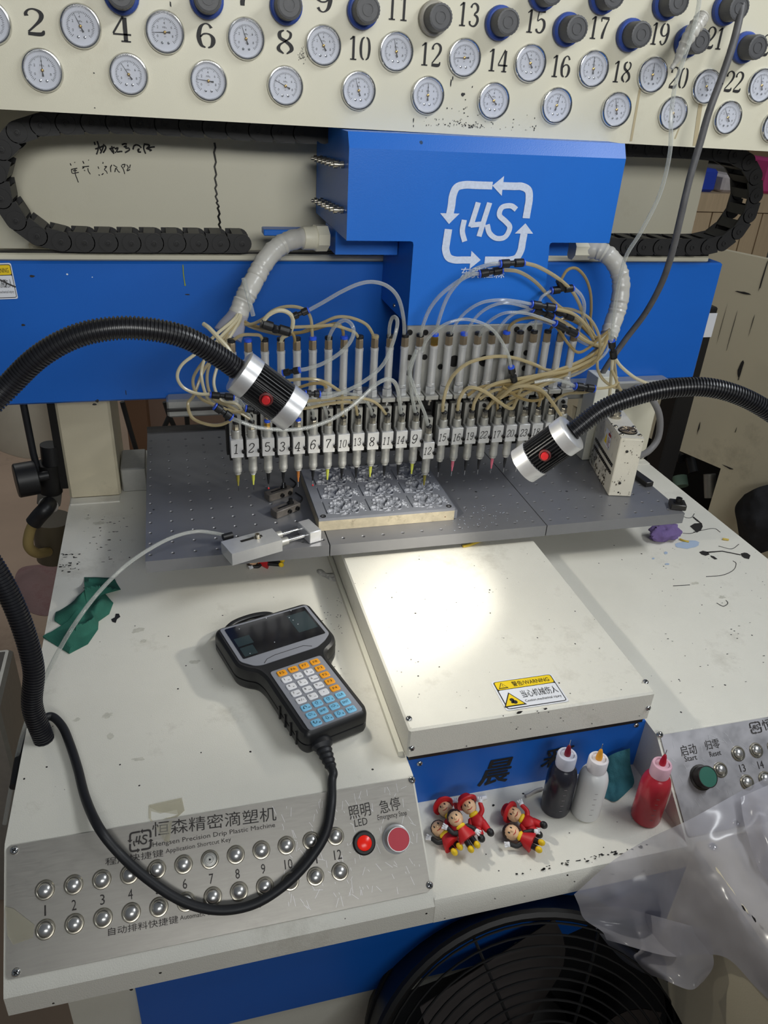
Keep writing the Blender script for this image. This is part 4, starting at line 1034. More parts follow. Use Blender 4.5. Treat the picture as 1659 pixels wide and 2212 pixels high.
# ------------------------------------------------------------------ air cylinders
YA = 1.0145
a0 = None
CYLR = {5: BLUEF, 7: BLUEF, 0: BLACKP, 1: BLUEF, 13: BLUEF, 15: BLUEF, 18: BLUEF, 9: AMBER}
for i, mk in enumerate(MARKS):
    O = Vector((X0 + .0002 + (DXV + .0001) * i, YA, .2440 + .0004 * i * .4))
    ring = CYLR.get(i)
    lab = 'upright aluminium air cylinder above the valve marked %s' % mk
    if a0 is None:
        a0 = thing('air_cylinder', lab, 'air cylinder', O, 'air cylinders above the valves')
        MB().lathe([(.0052, .0175), (.0060, .0180), (.0060, .0220), (.0056, .0224), (.0056, .0740), (.0060, .0744), (.0060, .0780), (.0050, .0785)], n=20).build('barrel', ALU, a0)
        MB().lathe([(.0072, .0068), (.0076, .0078), (.0076, .0160), (.0070, .0172)], n=6).build('hex_nut', ALU, a0)
        MB().box((-.0098, -.0120, 0), (.0098, .0125, .0066), bev=.0005).build('bracket', ALUD, a0)
        MB().lathe([(.0022, -.0120), (.0022, -.0060), (.0045, -.0058), (.0045, -.0002)], n=8).build('piston_rod', CHROME, a0)
        MB().lathe([(.0046, .0785), (.0058, .0795), (.0058, .0900), (.0048, .0915)], n=6).build('fitting', BRASS, a0)
        MB().lathe([(.0040, .0912), (.0054, .0920), (.0054, .0955), (.0042, .0965)], n=18).build('fitting_ring', BLACKP, a0)
        KIDS[a0.name] = [(c, kids(c)) for c in kids(a0)]; ch = {c.name.split('.')[0]: c for c in kids(a0)}
    else: o, ch = dup(a0, O, lab)
    if ring: ch['fitting_ring'].data = ch['fitting_ring'].data.copy(); ch['fitting_ring'].data.materials[0] = ring
    if i == 13: ch['fitting'].data = ch['fitting'].data.copy(); ch['fitting'].data.materials[0] = GOLD

# ------------------------------------------------------------------ steel box with grille on the table, white post behind it
A = Vector((.6625, .968, ZT + .0004)); dx = Vector((.97, -.24, 0)).normalized(); dy = SZ.cross(dx)
dy2 = (AZ(1245, 985, ZT) - A); 
BM = frame(A, dx, dy); bw, bd, bh = .0375, .128, .103
DIRTY = mat('dirty_white_paint', (218, 212, 196), .5, 0, .3, 400, .06, 15, .30, 70, dirt=.8, dscale=22, dcol=(90, 76, 58))
hb = thing('heater_box', 'dirty white steel box with round fan grille on the table behind the right lamp', 'steel box', A)
MB().box((0, 0, 0), (bw, bd, bh - .002), BM, bev=.0012).build('box_shell', DIRTY, hb, world=True)
MB().box((.0006, .0006, bh - .002), (bw - .0006, bd - .0006, bh), BM).build('box_lid', DIRTY, hb, world=True, smooth=False)
gc = BM @ Vector((bw / 2, .028, bh))
g = MB().lathe([(.0150, 0), (.0150, .0006), (.0001, .0004)], gc, SZ, 24, cap=False).build('fan_opening', DARK, hb, world=True)
for r_ in (.0135, .0098, .0062): 
    MB().tube([gc + Vector((r_ * math.cos(a), r_ * math.sin(a), .0022)) for a in [2 * PI * k / 20 for k in range(21)]], .0008, 6, cap=False).build('grille_ring', BRASS, hb, world=True)
for k in range(4):
    a = k * PI / 2 + .6; MB().tube([gc + Vector((r_ * math.cos(a + r_ * 60), r_ * math.sin(a + r_ * 60), .0024)) for r_ in (.002, .006, .010, .014)], .0008, 6).build('grille_spoke', BRASS, hb, world=True)
for sx_, sy_ in ((.004, .012), (.0335, .012), (.004, .045), (.0335, .045)): screw(BM @ Vector((sx_, sy_, bh)), SZ, .0034, hb, NICKEL)
for z in (.080, .024): screw(BM @ Vector((.014, 0, z)), -dy, .0024, hb, DKSTEEL)
p = BM @ Vector((.014, .085, bh)); MB().lathe([(.0095, 0), (.0095, .005), (.0080, .0055), (.0080, .012), (.0055, .013), (.0055, .028)], p, SZ, 16).build('cable_gland', NICKEL, hb, world=True)
# left face markings: danger label and dark slots
LF = lambda u, z: BM @ Vector((-.0006, u, z))
b = MB().add([LF(.072, .062), LF(.040, .062), LF(.040, .090), LF(.072, .090)], [(0, 1, 2, 3)]); b.build('danger_label', WHITES, hb, world=True, smooth=False)
b = MB().add([LF(.071, .066) - dx * .0003, LF(.058, .066) - dx * .0003, LF(.0645, .084) - dx * .0003], [(0, 1, 2)]); b.build('warning_triangle', YELLOW, hb, world=True, smooth=False)
b = MB().add([LF(.056, .083) - dx * .0003, LF(.042, .083) - dx * .0003, LF(.042, .088) - dx * .0003, LF(.056, .088) - dx * .0003], [(0, 1, 2, 3)])
for k in range(6): b.add([LF(.056, .066 + k * .0026) - dx * .0003, LF(.043 + (k % 3) * .002, .066 + k * .0026) - dx * .0003, LF(.043 + (k % 3) * .002, .067 + k * .0026) - dx * .0003, LF(.056, .067 + k * .0026) - dx * .0003], [(0, 1, 2, 3)])
b.build('red_print', mat('red_print', (150, 60, 50), .6), hb, world=True, smooth=False, kind='stuff')
for z0 in (.046, .033):
    MB().add([LF(.118, z0), LF(.010, z0), LF(.010, z0 + .006), LF(.118, z0 + .006)], [(0, 1, 2, 3)]).build('vent_slot', BLACKS, hb, world=True, smooth=False)
    b = MB()
    for k in range(16): b.tube([LF(.112 - k * .0066, z0 + .001) - dx * .0008, LF(.109 - k * .0066, z0 + .005) - dx * .0008], .0006, 4)
    b.build('coil_wire', NICKEL, hb, world=True, kind='stuff')
b = MB()
for i in range(70): chip(b, LF(R.uniform(.03, .125), R.uniform(.002, .032)) - dx * .0002, dy * -1, SZ, R.uniform(.0006, .003), R.uniform(.0006, .004))
for i in range(26): chip(b, LF(R.uniform(.004, .125), R.uniform(.05, .10)) - dx * .0002, dy * -1, SZ, R.uniform(.0003, .0008), R.uniform(.001, .005))
for i in range(26): chip(b, BM @ Vector((R.uniform(.001, .036), -.0004, R.uniform(.002, .10))), dx, SZ, R.uniform(.0003, .001), R.uniform(.0005, .0025))
b.build('grime_spot', mat('grime', (70, 58, 44), .7), hb, world=True, smooth=False, kind='stuff')
p0 = AY(1303, 818, 1.12)
wp = thing('white_post', 'plain white square post behind the steel box and right lamp', 'post', (p0.x, 1.12, ZT))
MB().box((p0.x - .022, 1.10, ZT + .0004), (p0.x + .016, 1.138, .2345), bev=.0008).build('post_tube', CREAM, wp, world=True)
b = MB(); b.tube(catmull([AY(1355, 860, 1.13), AY(1378, 838, 1.14), AY(1400, 850, 1.15), AY(1424, 895, 1.15), AY(1422, 945, 1.15), AY(1400, 975, 1.14), AY(1372, 988, 1.10)], 6), .0062, 10)
solid('grey_cable', 'thick grey cable hanging in a loop behind the steel box', 'cable', b, mat('grey_cable_skin', (128, 126, 126), .5))
# ------------------------------------------------------------------ wrapped hose bundles
def path(pts, per=8): return catmull(pts, per)
def wrinkle(r, amp, seed):
    return lambda i, m: r * (1 + amp * math.sin(i * 1.9 + seed) * math.sin(i * .73 + seed * 2) + amp * .6 * math.sin(i * 4.1))
SLEEVEP = [AY(x, y, d) for x, y, d in ((688, 514, 1.125), (655, 514, 1.12), (622, 522, 1.11), (594, 540, 1.10), (570, 568, 1.09), (552, 600, 1.08), (536, 630, 1.07), (524, 655, 1.065), (514, 682, 1.06))]
b = MB(); b.tube(path(SLEEVEP, 7), .0135, 16, rf=wrinkle(.0135, .06, 1))
hs = thing('hose_bundle', 'left hose bundle wrapped in pale plastic tape, hanging beside the carriage', 'hose bundle', SLEEVEP[3])
b.build('wrapping', SLEEVE, hs, world=True)
b = MB(); P0, P1 = SLEEVEP[0], SLEEVEP[1]
ax = (P0 - P1).normalized()
b.lathe([(.0150, 0), (.0160, .002), (.0160, .018), (.0175, .019)], P1 - ax * .002, ax, 18); b.lathe([(.0185, .019), (.0185, .036)], P1 - ax * .002, ax, 8)
b.build('gland', CREAM2, hs, world=True)
SLEEVER = [AY(x, y, d) for x, y, d in ((1262, 538, 1.125), (1290, 540, 1.115), (1314, 552, 1.105), (1332, 575, 1.10), (1341, 605, 1.095), (1340, 640, 1.09), (1333, 672, 1.085), (1323, 700, 1.08), (1314, 730, 1.07))]
b = MB(); dn = (SLEEVEP[-1] - SLEEVEP[-2]).normalized() + Vector((-.25, -.1, -.15)); b.lathe([(.0135, -.004), (.0150, .006), (.0185, .018), (.0205, .030)], SLEEVEP[-1], dn, 16, cap=False); b.build('loose_wrap_end', BAG, hs, world=True)
hs = thing('hose_bundle', 'right hose bundle wrapped in pale plastic tape, hanging beside the carriage emblem', 'hose bundle', SLEEVER[3])
b = MB(); b.tube(path(SLEEVER, 7), .0135, 16, rf=wrinkle(.0138, .06, 4)); b.build('wrapping', SLEEVE, hs, world=True)
b = MB(); b.lathe([(.0165, 0), (.0165, .030)], SLEEVER[0] - Vector((.022, 0, 0)), (1, 0, 0), 8); b.build('gland', CREAM2, hs, world=True)

# ------------------------------------------------------------------ tubes and push connectors
def tb(pts, y0, y1, bulge, m, label, r=.0022, name='air_tube'):
    for k_, (ex, near) in enumerate((((519, 668), (520, 697)), ((1317, 712), (1296, 742)))):
        if math.hypot(pts[-1][0] - near[0], pts[-1][1] - near[1]) < 26: pts = list(pts) + [ex]
        if math.hypot(pts[0][0] - near[0], pts[0][1] - near[1]) < 26: pts = [ex] + list(pts)
    n = len(pts); P = []
    for i, (x, y) in enumerate(pts):
        t = i / (n - 1); P.append(AY(x, y, y0 + (y1 - y0) * t - bulge * math.sin(PI * t)))
    b = MB(); b.tube(path(P, 6), r, 8)
    return tag(b.build(name, m), label, 'tube', 'air tubes of the valves')
def conn(a, c, ya, yc, label, blue=(1, 1), tee=None, r=.0047):
    A = AY(*a, ya); B_ = AY(*c, yc); d = (B_ - A).normalized(); L_ = (B_ - A).length
    t = thing('tube_connector', label, 'connector', A.lerp(B_, .5), 'black push connectors on the tubes')
    MB().lathe([(r * .8, .002), (r, .003), (r, L_ * .38), (r * .62, L_ * .42), (r * .62, L_ * .58), (r, L_ * .62), (r, L_ - .003), (r * .8, L_ - .002)], A, d, 16).build('connector_body', BLACKP, t, world=True)
    for k, on in enumerate(blue):
        p = A if k == 0 else B_ - d * .0022
        MB().lathe([(r * .55, 0), (r * .95, .0002), (r * .95, .0020), (r * .55, .0022)], p, d, 16).build('release_collar', BLUEF if on else BLACKP, t, world=True)
    if tee: MB().cyl(A.lerp(B_, .5), AY(*tee, (ya + yc) / 2 - .004), r * .85, n=14).build('branch', BLACKP, t, world=True)
    return t
U, V_ = 1.0145, 1.0
LB = 1.060
# left group
tb([(873, 733), (872, 690), (861, 645), (838, 619), (806, 609), (773, 614), (734, 632), (698, 653), (667, 670)], U, 1.00, .01, CLEAR, 'clear tube arching high over the left cylinders to the one beside the carriage', .0026)
conn((668, 669), (628, 686), .998, 1.0, 'black connector at the left end of the highest clear arch')
tb([(840, 734), (842, 703), (848, 686), (856, 687), (858, 703), (848, 742), (829, 785), (796, 817), (751, 843), (711, 857), (692, 859)], U, .955, .012, CLEAR, 'clear tube with a narrow loop, sweeping down to the connector under the left lamp', .0026)
conn((692, 851), (658, 850), .952, .95, 'black connector with blue collar just right of the left lamp rim')
tb([(810, 738), (804, 719), (790, 700), (760, 687), (728, 685), (698, 697), (672, 708), (646, 719), (600, 722), (530, 700)], U, LB, .012, AMBER, 'amber tube rising from the cylinder above the valve marked 8')
tb([(775, 732), (767, 719), (747, 710), (718, 703), (679, 705), (628, 707)], U, 1.005, .008, AMBER, 'short amber tube from the cylinder above valve 13 to a black tee')
tb([(741, 738), (741, 716), (731, 700), (711, 702), (672, 713), (637, 719), (588, 713), (530, 696)], U, LB, .014, AMBERD, 'darker amber tube from the cylinder above valve 10 into the left bundle')
tb([(709, 740), (713, 723), (725, 703), (744, 692), (759, 700), (764, 719), (754, 742), (731, 765), (698, 785), (666, 796), (649, 799)], U, .965, .012, CLEAR, 'clear tube making a round loop above the cylinder of valve 7', .0026)
conn((649, 799), (610, 806), .962, .97, 'black connector with blue collar above the top edge of the left lamp')
tb([(675, 744), (674, 716), (671, 687), (660, 671), (640, 663), (614, 663), (588, 672), (571, 687), (545, 700), (525, 697)], U, LB, .014, AMBER, 'amber tube from the cylinder above valve 6, arching left to the bundle')
tb([(638, 744), (635, 726), (628, 716)], U, 1.003, .002, AMBERD, 'very short amber tube on the cylinder above valve 4')
conn((563, 698), (628, 718), 1.0, 1.0, 'large black tee connector in front of the left bundle mouth', (0, 0), tee=(596, 716), r=.0062)
tb([(603, 744), (611, 729), (622, 722), (631, 708), (632, 687), (620, 674), (601, 671), (581, 680), (566, 697)], U, 1.0, .010, MILKY, 'milky curled tube joining the cylinder above valve 3 to the black tee', .0029)
tb([(568, 742), (563, 726), (549, 723), (523, 724), (503, 736), (497, 748)], U, 1.02, .008, AMBER, 'amber tube bent flat above the cylinder of valve 5')
tb([(526, 601), (532, 625), (540, 655), (547, 682)], 1.03, 1.03, 0, CLEAR, 'loose clear tube end standing up in front of the left bundle', .0029)
tb([(440, 700), (452, 709), (470, 728), (492, 752), (505, 775)], 1.03, 1.0, .004, MILKY, 'cut amber tube end poking out left of the left bundle', .003)
tb([(505, 690), (470, 720), (425, 762), (393, 788), (383, 814), (396, 837), (425, 850), (458, 852)], LB, .985, .03, MILKY, 'outermost pale tube loop left of the left lamp')
conn((453, 853), (507, 858), .985, .985, 'black connector level with the lower edge of the left lamp')
tb([(510, 695), (465, 750), (425, 801), (417, 830), (432, 859), (467, 876), (503, 889), (530, 889)], LB, .975, .02, AMBER, 'amber tube loop reaching the blue collared elbow by valve 2')
tb([(515, 700), (470, 760), (440, 800), (419, 853), (406, 872), (415, 902), (445, 916), (474, 918), (500, 908)], LB, .965, .02, AMBER, 'lowest amber loop hanging left of the valve marked 1')
tb([(512, 690), (470, 735), (445, 770), (435, 807), (445, 853), (468, 880), (500, 888)], LB, .985, .02, MILKY, 'inner pale loop left of the left lamp')
tb([(518, 690), (490, 740), (470, 790), (462, 830), (478, 865), (510, 872), (525, 890)], LB, .99, .015, MILKY, 'short pale tube curving close behind the left lamp cap')
tb([(514, 690), (480, 745), (452, 790), (448, 830), (462, 862), (500, 880), (540, 905)], LB, .985, .012, AMBER, 'amber tube curving behind the left lamp to the valve marked 2')
conn((501, 903), (463, 877), .963, .965, 'black connector with blue ends beside the valve marked 1', r=.0056)
conn((529, 882), (560, 888), .975, .975, 'black elbow connector with blue collar above the valve marked 2', (1, 0), r=.0052)
tb([(500, 904), (523, 912), (555, 923), (604, 928), (653, 926), (702, 912), (744, 889), (777, 863), (809, 833), (832, 820), (848, 822), (858, 837), (863, 866), (866, 893)], .962, V_, .03, CLEAR, 'long clear tube sagging across the valves to valve 14', .0029)
tb([(677, 908), (676, 889), (666, 872), (655, 862)], V_, .985, .004, CLEAR, 'clear tube on the valve marked 6')
tb([(707, 906), (703, 885), (692, 869), (668, 862), (640, 862)], V_, .985, .01, CLEAR, 'clear tube on the valve marked 7')
tb([(741, 902), (739, 880), (739, 862), (739, 846)], V_, .985, .006, AMBER, 'straight amber tube on the valve marked 10')
tb([(772, 897), (767, 876), (751, 868), (711, 872), (660, 882), (630, 880)], V_, .975, .012, AMBER, 'amber tube bending left from the valve marked 13')
tb([(804, 898), (799, 879), (783, 859), (751, 850), (705, 850), (650, 858)], V_, .975, .014, CLEAR, 'clear tube bending left from the valve marked 8')
tb([(834, 895), (819, 876), (796, 863), (751, 859), (669, 866), (630, 868)], V_, .98, .02, AMBER, 'amber tube bending left from the valve marked 11')
tb([(735, 846), (711, 830), (685, 820), (653, 819), (620, 822)], .98, .99, .01, AMBER, 'amber tube arching just right of the left lamp rim')
tb([(705, 838), (698, 830), (680, 828), (655, 834), (630, 846)], .975, .985, .006, AMBERD, 'small amber curl under the arch right of the left lamp')
tb([(640, 902), (646, 889), (650, 872)], V_, .985, .002, AMBERD, 'short amber tube on the valve marked 4')
tb([(544, 908), (537, 895), (523, 872), (513, 858)], V_, .985, .004, CLEAR, 'clear tube on the valve marked 2')
tb([(577, 905), (575, 890), (577, 870)], V_, .99, .002, AMBER, 'short amber tube on the blue collared valve marked 5')
# right group
RB = 1.068; RBP = (1295, 735)
tb([(907.5, 731), (914, 702), (928, 668), (951, 638), (985, 611), (1016, 594), (1035, 591)], U, .985, .02, CLEAR, 'clear tube arching from the leftmost cylinder over the steel plate to the lower top connector', .0026)
conn((1034, 592), (1086, 583), .985, .985, 'lower of the two connectors over the lettering under the emblem', r=.0056)
tb([(939.5, 727), (948, 692), (965, 645), (989, 611), (1022, 584), (1056, 572), (1080, 569)], U, .975, .02, CLEAR, 'clear tube arching from the brass topped cylinder to the upper top connector', .0026)
conn((1079, 570), (1133, 567), .975, .975, 'upper of the two connectors just below the white emblem', r=.0056)
tb([(971, 728), (985, 699), (1009, 672), (1043, 653), (1083, 648), (1117, 651), (1148, 657)], U, .985, .02, CLEAR, 'clear tube arching from the cylinder above valve 16 to the stacked connectors')
conn((1147, 657), (1200, 665), .985, .985, 'upper of the stacked black connectors over the right cylinders', r=.0056)
tb([(1003, 730), (1016, 702), (1039, 675), (1070, 658), (1103, 655), (1150, 667)], U, .992, .018, CLEAR, 'clear tube arching from the blue topped cylinder above valve 19')
conn((1150, 668), (1196, 685), .995, .995, 'lower of the stacked black connectors over the right cylinders', r=.0052)
tb([(1032.5, 732), (1046, 705), (1070, 685), (1097, 675), (1137, 677), (1171, 687), (1199, 698)], U, .975, .02, CLEAR, 'clear tube arching from the cylinder above valve 22 to the slanted connector')
conn((1198, 698), (1246, 723), .975, .98, 'slanted black connector with blue ends above the rightmost cylinders', r=.0054)
tb([(1066, 730), (1083, 702), (1110, 678), (1150, 668)], U, 1.0, .012, CLEAR, 'short clear tube from the cylinder above valve 17')
tb([(1097, 722), (1103, 702), (1127, 689), (1161, 687), (1194, 699), (1211, 719), (1228, 743), (1248, 761), (1269, 753), (1290, 735)], U, 1.03, .02, AMBERD, 'dull amber tube from the blue topped cylinder above valve 20, dipping before the bundle')
tb([(1126, 722), (1140, 702), (1161, 695), (1190, 700), (1240, 730), (1280, 745)], U, 1.04, .014, CLEAR, 'clear tube from the cylinder above valve 23')
tb([(1156, 724), (1157, 702), (1158, 688)], U, 1.01, 0, CLEAR, 'short upright clear tube on the cylinder above valve 18')
tb([(1184, 720), (1194, 705), (1218, 688), (1250, 700), (1285, 730)], U, 1.05, .01, AMBERD, 'olive amber tube from the cylinder above valve 21')
tb([(1086, 583), (1120, 587), (1154, 607), (1184, 638), (1208, 662), (1245, 690), (1290, 730)], .985, RB, .01, AMBER, 'amber tube from the lower top connector down to the right bundle', .0026)
tb([(1133, 568), (1164, 577), (1205, 601), (1235, 628), (1252, 658), (1260, 685), (1275, 712), (1296, 735)], .975, RB, .01, AMBER, 'amber tube from the upper top connector down to the right bundle', .0026)
conn((1190, 628), (1239, 622), 1.0, 1.0, 'black tee connector left of the right hose bundle', tee=(1207, 606), r=.0054)
tb([(1210, 608), (1225, 584), (1245, 580), (1265, 601), (1275, 631), (1277, 665), (1276, 700), (1292, 735)], 1.0, RB, .004, AMBERD, 'amber tube looping over the tee beside the right bundle')
tb([(1190, 628), (1171, 641), (1164, 655)], 1.0, 1.0, 0, CLEAR, 'short clear tube left of the tee')
tb([(1239, 622), (1255, 638), (1262, 658), (1259, 685), (1250, 712), (1246, 735)], 1.0, 1.03, .004, CLEAR, 'clear tube curving down from the right end of the tee', .0026)
tb([(1200, 667), (1238, 678), (1265, 702), (1279, 729), (1290, 745)], .985, RB, .01, AMBER, 'amber tube from the upper stacked connector', .0026)
conn((1198, 672), (1238, 688), 1.0, 1.0, 'small black connector behind the stacked pair', (0, 0))
tb([(1196, 685), (1225, 700), (1262, 728), (1290, 748)], .995, RB, .008, AMBER, 'amber tube from the lower stacked connector', .0026)
tb([(1246, 723), (1262, 734), (1280, 742), (1300, 745)], .98, RB, .004, AMBER, 'thick amber tube from the slanted connector', .003)
tb([(1200, 665), (1240, 670), (1275, 690), (1295, 730), (1292, 770), (1270, 790)], 1.03, 1.03, .02, AMBER, 'amber tube bowing right in front of the right bundle')
tb([(956.5, 888), (958, 867), (968, 830), (989, 800), (1022, 780), (1070, 770), (1110, 773), (1151, 786), (1188, 800), (1240, 790), (1292, 750)], V_, RB, .045, AMBER, 'long amber tube arching from valve 15 to the right bundle', .0026)
tb([(988.5, 888), (992, 864), (1005, 842), (1022, 837), (1049, 847), (1076, 867), (1103, 883), (1113, 871), (1124, 844), (1151, 824), (1211, 807), (1279, 776), (1300, 745)], V_, RB, .05, AMBER, 'amber tube from valve 16 dipping in a sharp bend before rising right', .0026)
tb([(1020.6, 888), (1026, 867), (1043, 844), (1076, 827), (1127, 817), (1194, 803), (1262, 776), (1302, 748)], V_, RB, .04, AMBER, 'amber tube from valve 19 sweeping right', .0026)
tb([(1050, 886), (1070, 861), (1103, 837), (1161, 813), (1228, 800), (1289, 770), (1304, 748)], V_, RB, .035, AMBER, 'amber tube from valve 22 sweeping right', .0026)
tb([(1075, 888), (1076, 854), (1097, 834), (1144, 824), (1211, 810), (1280, 785), (1306, 750)], V_, RB, .03, AMBERD, 'darker amber tube from valve 17 sweeping right')
tb([(1132, 886), (1140, 854), (1154, 837), (1200, 820), (1260, 800), (1310, 760)], V_, RB, .02, CLEAR, 'clear tube from valve 23 sweeping right')
tb([(1163, 878), (1167, 857), (1154, 837), (1127, 830), (1170, 815), (1260, 790)], V_, RB, .025, AMBERD, 'hooked amber tube from valve 18')
tb([(1212, 897), (1191, 867), (1171, 844), (1144, 834), (1110, 838), (1080, 860)], .97, .98, .01, AMBER, 'amber tube running into the back of the right lamp', .0026)
tb([(1190, 880), (1203, 862), (1228, 850), (1262, 848), (1285, 840)], V_, .99, .012, AMBER, 'amber tube from valve 21 to the right connector')
tb([(1100, 862), (1135, 850), (1190, 826), (1250, 806), (1300, 770)], .985, RB, .02, AMBER, 'loose amber tube crossing in front of the right slides')
tb([(1085, 835), (1120, 858), (1150, 866), (1172, 860), (1166, 846), (1130, 838)], .985, .985, .008, AMBERD, 'small closed amber loop above valve 20')
conn((1241, 834), (1284, 840), .975, .975, 'fat black connector with two blue ends beside the white post', r=.0060)
tb([(1241, 834), (1218, 824), (1191, 820), (1155, 826)], .975, .98, .004, CLEAR, 'clear tube on the left of the fat blue ended connector', .0026)
tb([(1284, 840), (1313, 837), (1332, 828), (1322, 800)], .975, 1.0, .004, AMBER, 'amber tube on the right of the fat blue ended connector')
conn((1321, 735), (1326, 774), 1.0, 1.0, 'upright black connector at the foot of the right bundle', (1, 0), r=.0056)
tb([(1323, 773), (1321, 800), (1319, 830), (1316, 862)], 1.0, 1.02, .004, MILKY, 'pale straight tube below the upright connector', .0026)
tb([(1326, 773), (1329, 800), (1334, 830), (1350, 856)], 1.0, 1.03, .004, AMBER, 'amber tube splaying right below the upright connector', .0026)
tb([(1328, 773), (1342, 792), (1370, 815), (1400, 830), (1430, 852)], 1.0, 1.04, .004, MILKY, 'milky tube running right from the upright connector behind the lamp hose', .0026)
tb([(1290, 780), (1292, 800), (1305, 822), (1330, 838), (1336, 826)], 1.03, 1.0, .004, AMBER, 'amber tube curling below the right bundle mouth')
conn((1104, 792), (1111, 824), .985, .99, 'upright black connector hanging between the right cylinders', (1, 0), r=.0052)
tb([(1104, 792), (1097, 763), (1076, 726), (1049, 702), (1009, 690), (975, 695), (948, 709), (921, 736), (912, 760)], .985, 1.0, .01, CLEAR, 'clear tube arching behind the right cylinders to the hanging connector')
tb([(897, 765), (886, 803), (891, 827), (904, 861), (918, 894), (924, 918)], .99, V_, .016, CLEAR, 'clear tube dropping to the lowered valve marked 12', .0026)
tb([(900, 755), (884, 795), (887, 830), (891, 861), (897, 890)], .99, V_, .010, CLEAR, 'clear tube dropping to the valve marked 9', .0026)
# loom of amber tubes behind
for k, (o_, lb) in enumerate(((-14, 'uppermost strand of the amber loom behind the right slides'), (-6, 'second strand of the amber loom behind the right slides'), (4, 'third strand of the amber loom behind the right slides'), (12, 'lowest strand of the amber loom behind the right slides'))):
    tb([(1010 + 26 * k, 868 + o_), (1040 + 26 * k, 850 + o_), (1110 + 10 * k, 838 + o_ * .8), (1190, 815 + o_ * .6), (1255, 790 + o_ * .4), (1300, 752 + o_ * .3)], 1.0, RB, .03, AMBER if k % 2 else AMBERD, lb, .0025)
# hanging lines in front
tb([(1512, -30), (1508, 20), (1490, 90), (1460, 180), (1450, 250), (1447, 330), (1425, 420), (1385, 500), (1350, 560), (1330, 650), (1321, 735)], 1.04, 1.0, .03, CLEAR, 'thin clear tube hanging from the gauge panel to the right bundle', .0028)
b = MB()
P = [AY(x, y, d) for x, y, d in ((1521, 32, 1.035), (1512, 45, 1.033), (1494, 70, 1.03), (1476, 102, 1.03), (1462, 130, 1.03), (1450, 148, 1.03))]
b.tube(path(P, 6), .008, 12, rf=lambda i, m: (.003 + .0062 * math.sin(PI * min(1, i / m * .9 + .25))) * (1 + .10 * math.sin(i * 2.3)))
solid('tape_wrap', 'yellowed clear tape wrapped round the hanging tube in front of a knob', 'tape', b, SLEEVE)
b = MB()
P = [AY(x, y, d) for x, y, d in ((1608, -40, 1.06), (1601, 20, 1.05), (1585, 90, 1.04), (1560, 165, 1.035), (1532, 240, 1.03), (1512, 310, 1.03), (1490, 385, 1.03), (1470, 470, 1.03), (1452, 545, 1.04), (1430, 610, 1.06), (1395, 675, 1.09), (1350, 735, 1.11), (1305, 800, 1.12), (1280, 850, 1.13))]
GC = mat('worn_grey_cable', (98, 97, 98), .5, 0, .2, 300, .25, 40, .6, 60, scol=(30, 30, 30))
b.tube(path(P, 8), .0050, 10)
solid('hanging_cable', 'worn dark grey cable hanging from the gauge panel across the right beam', 'cable', b, GC)

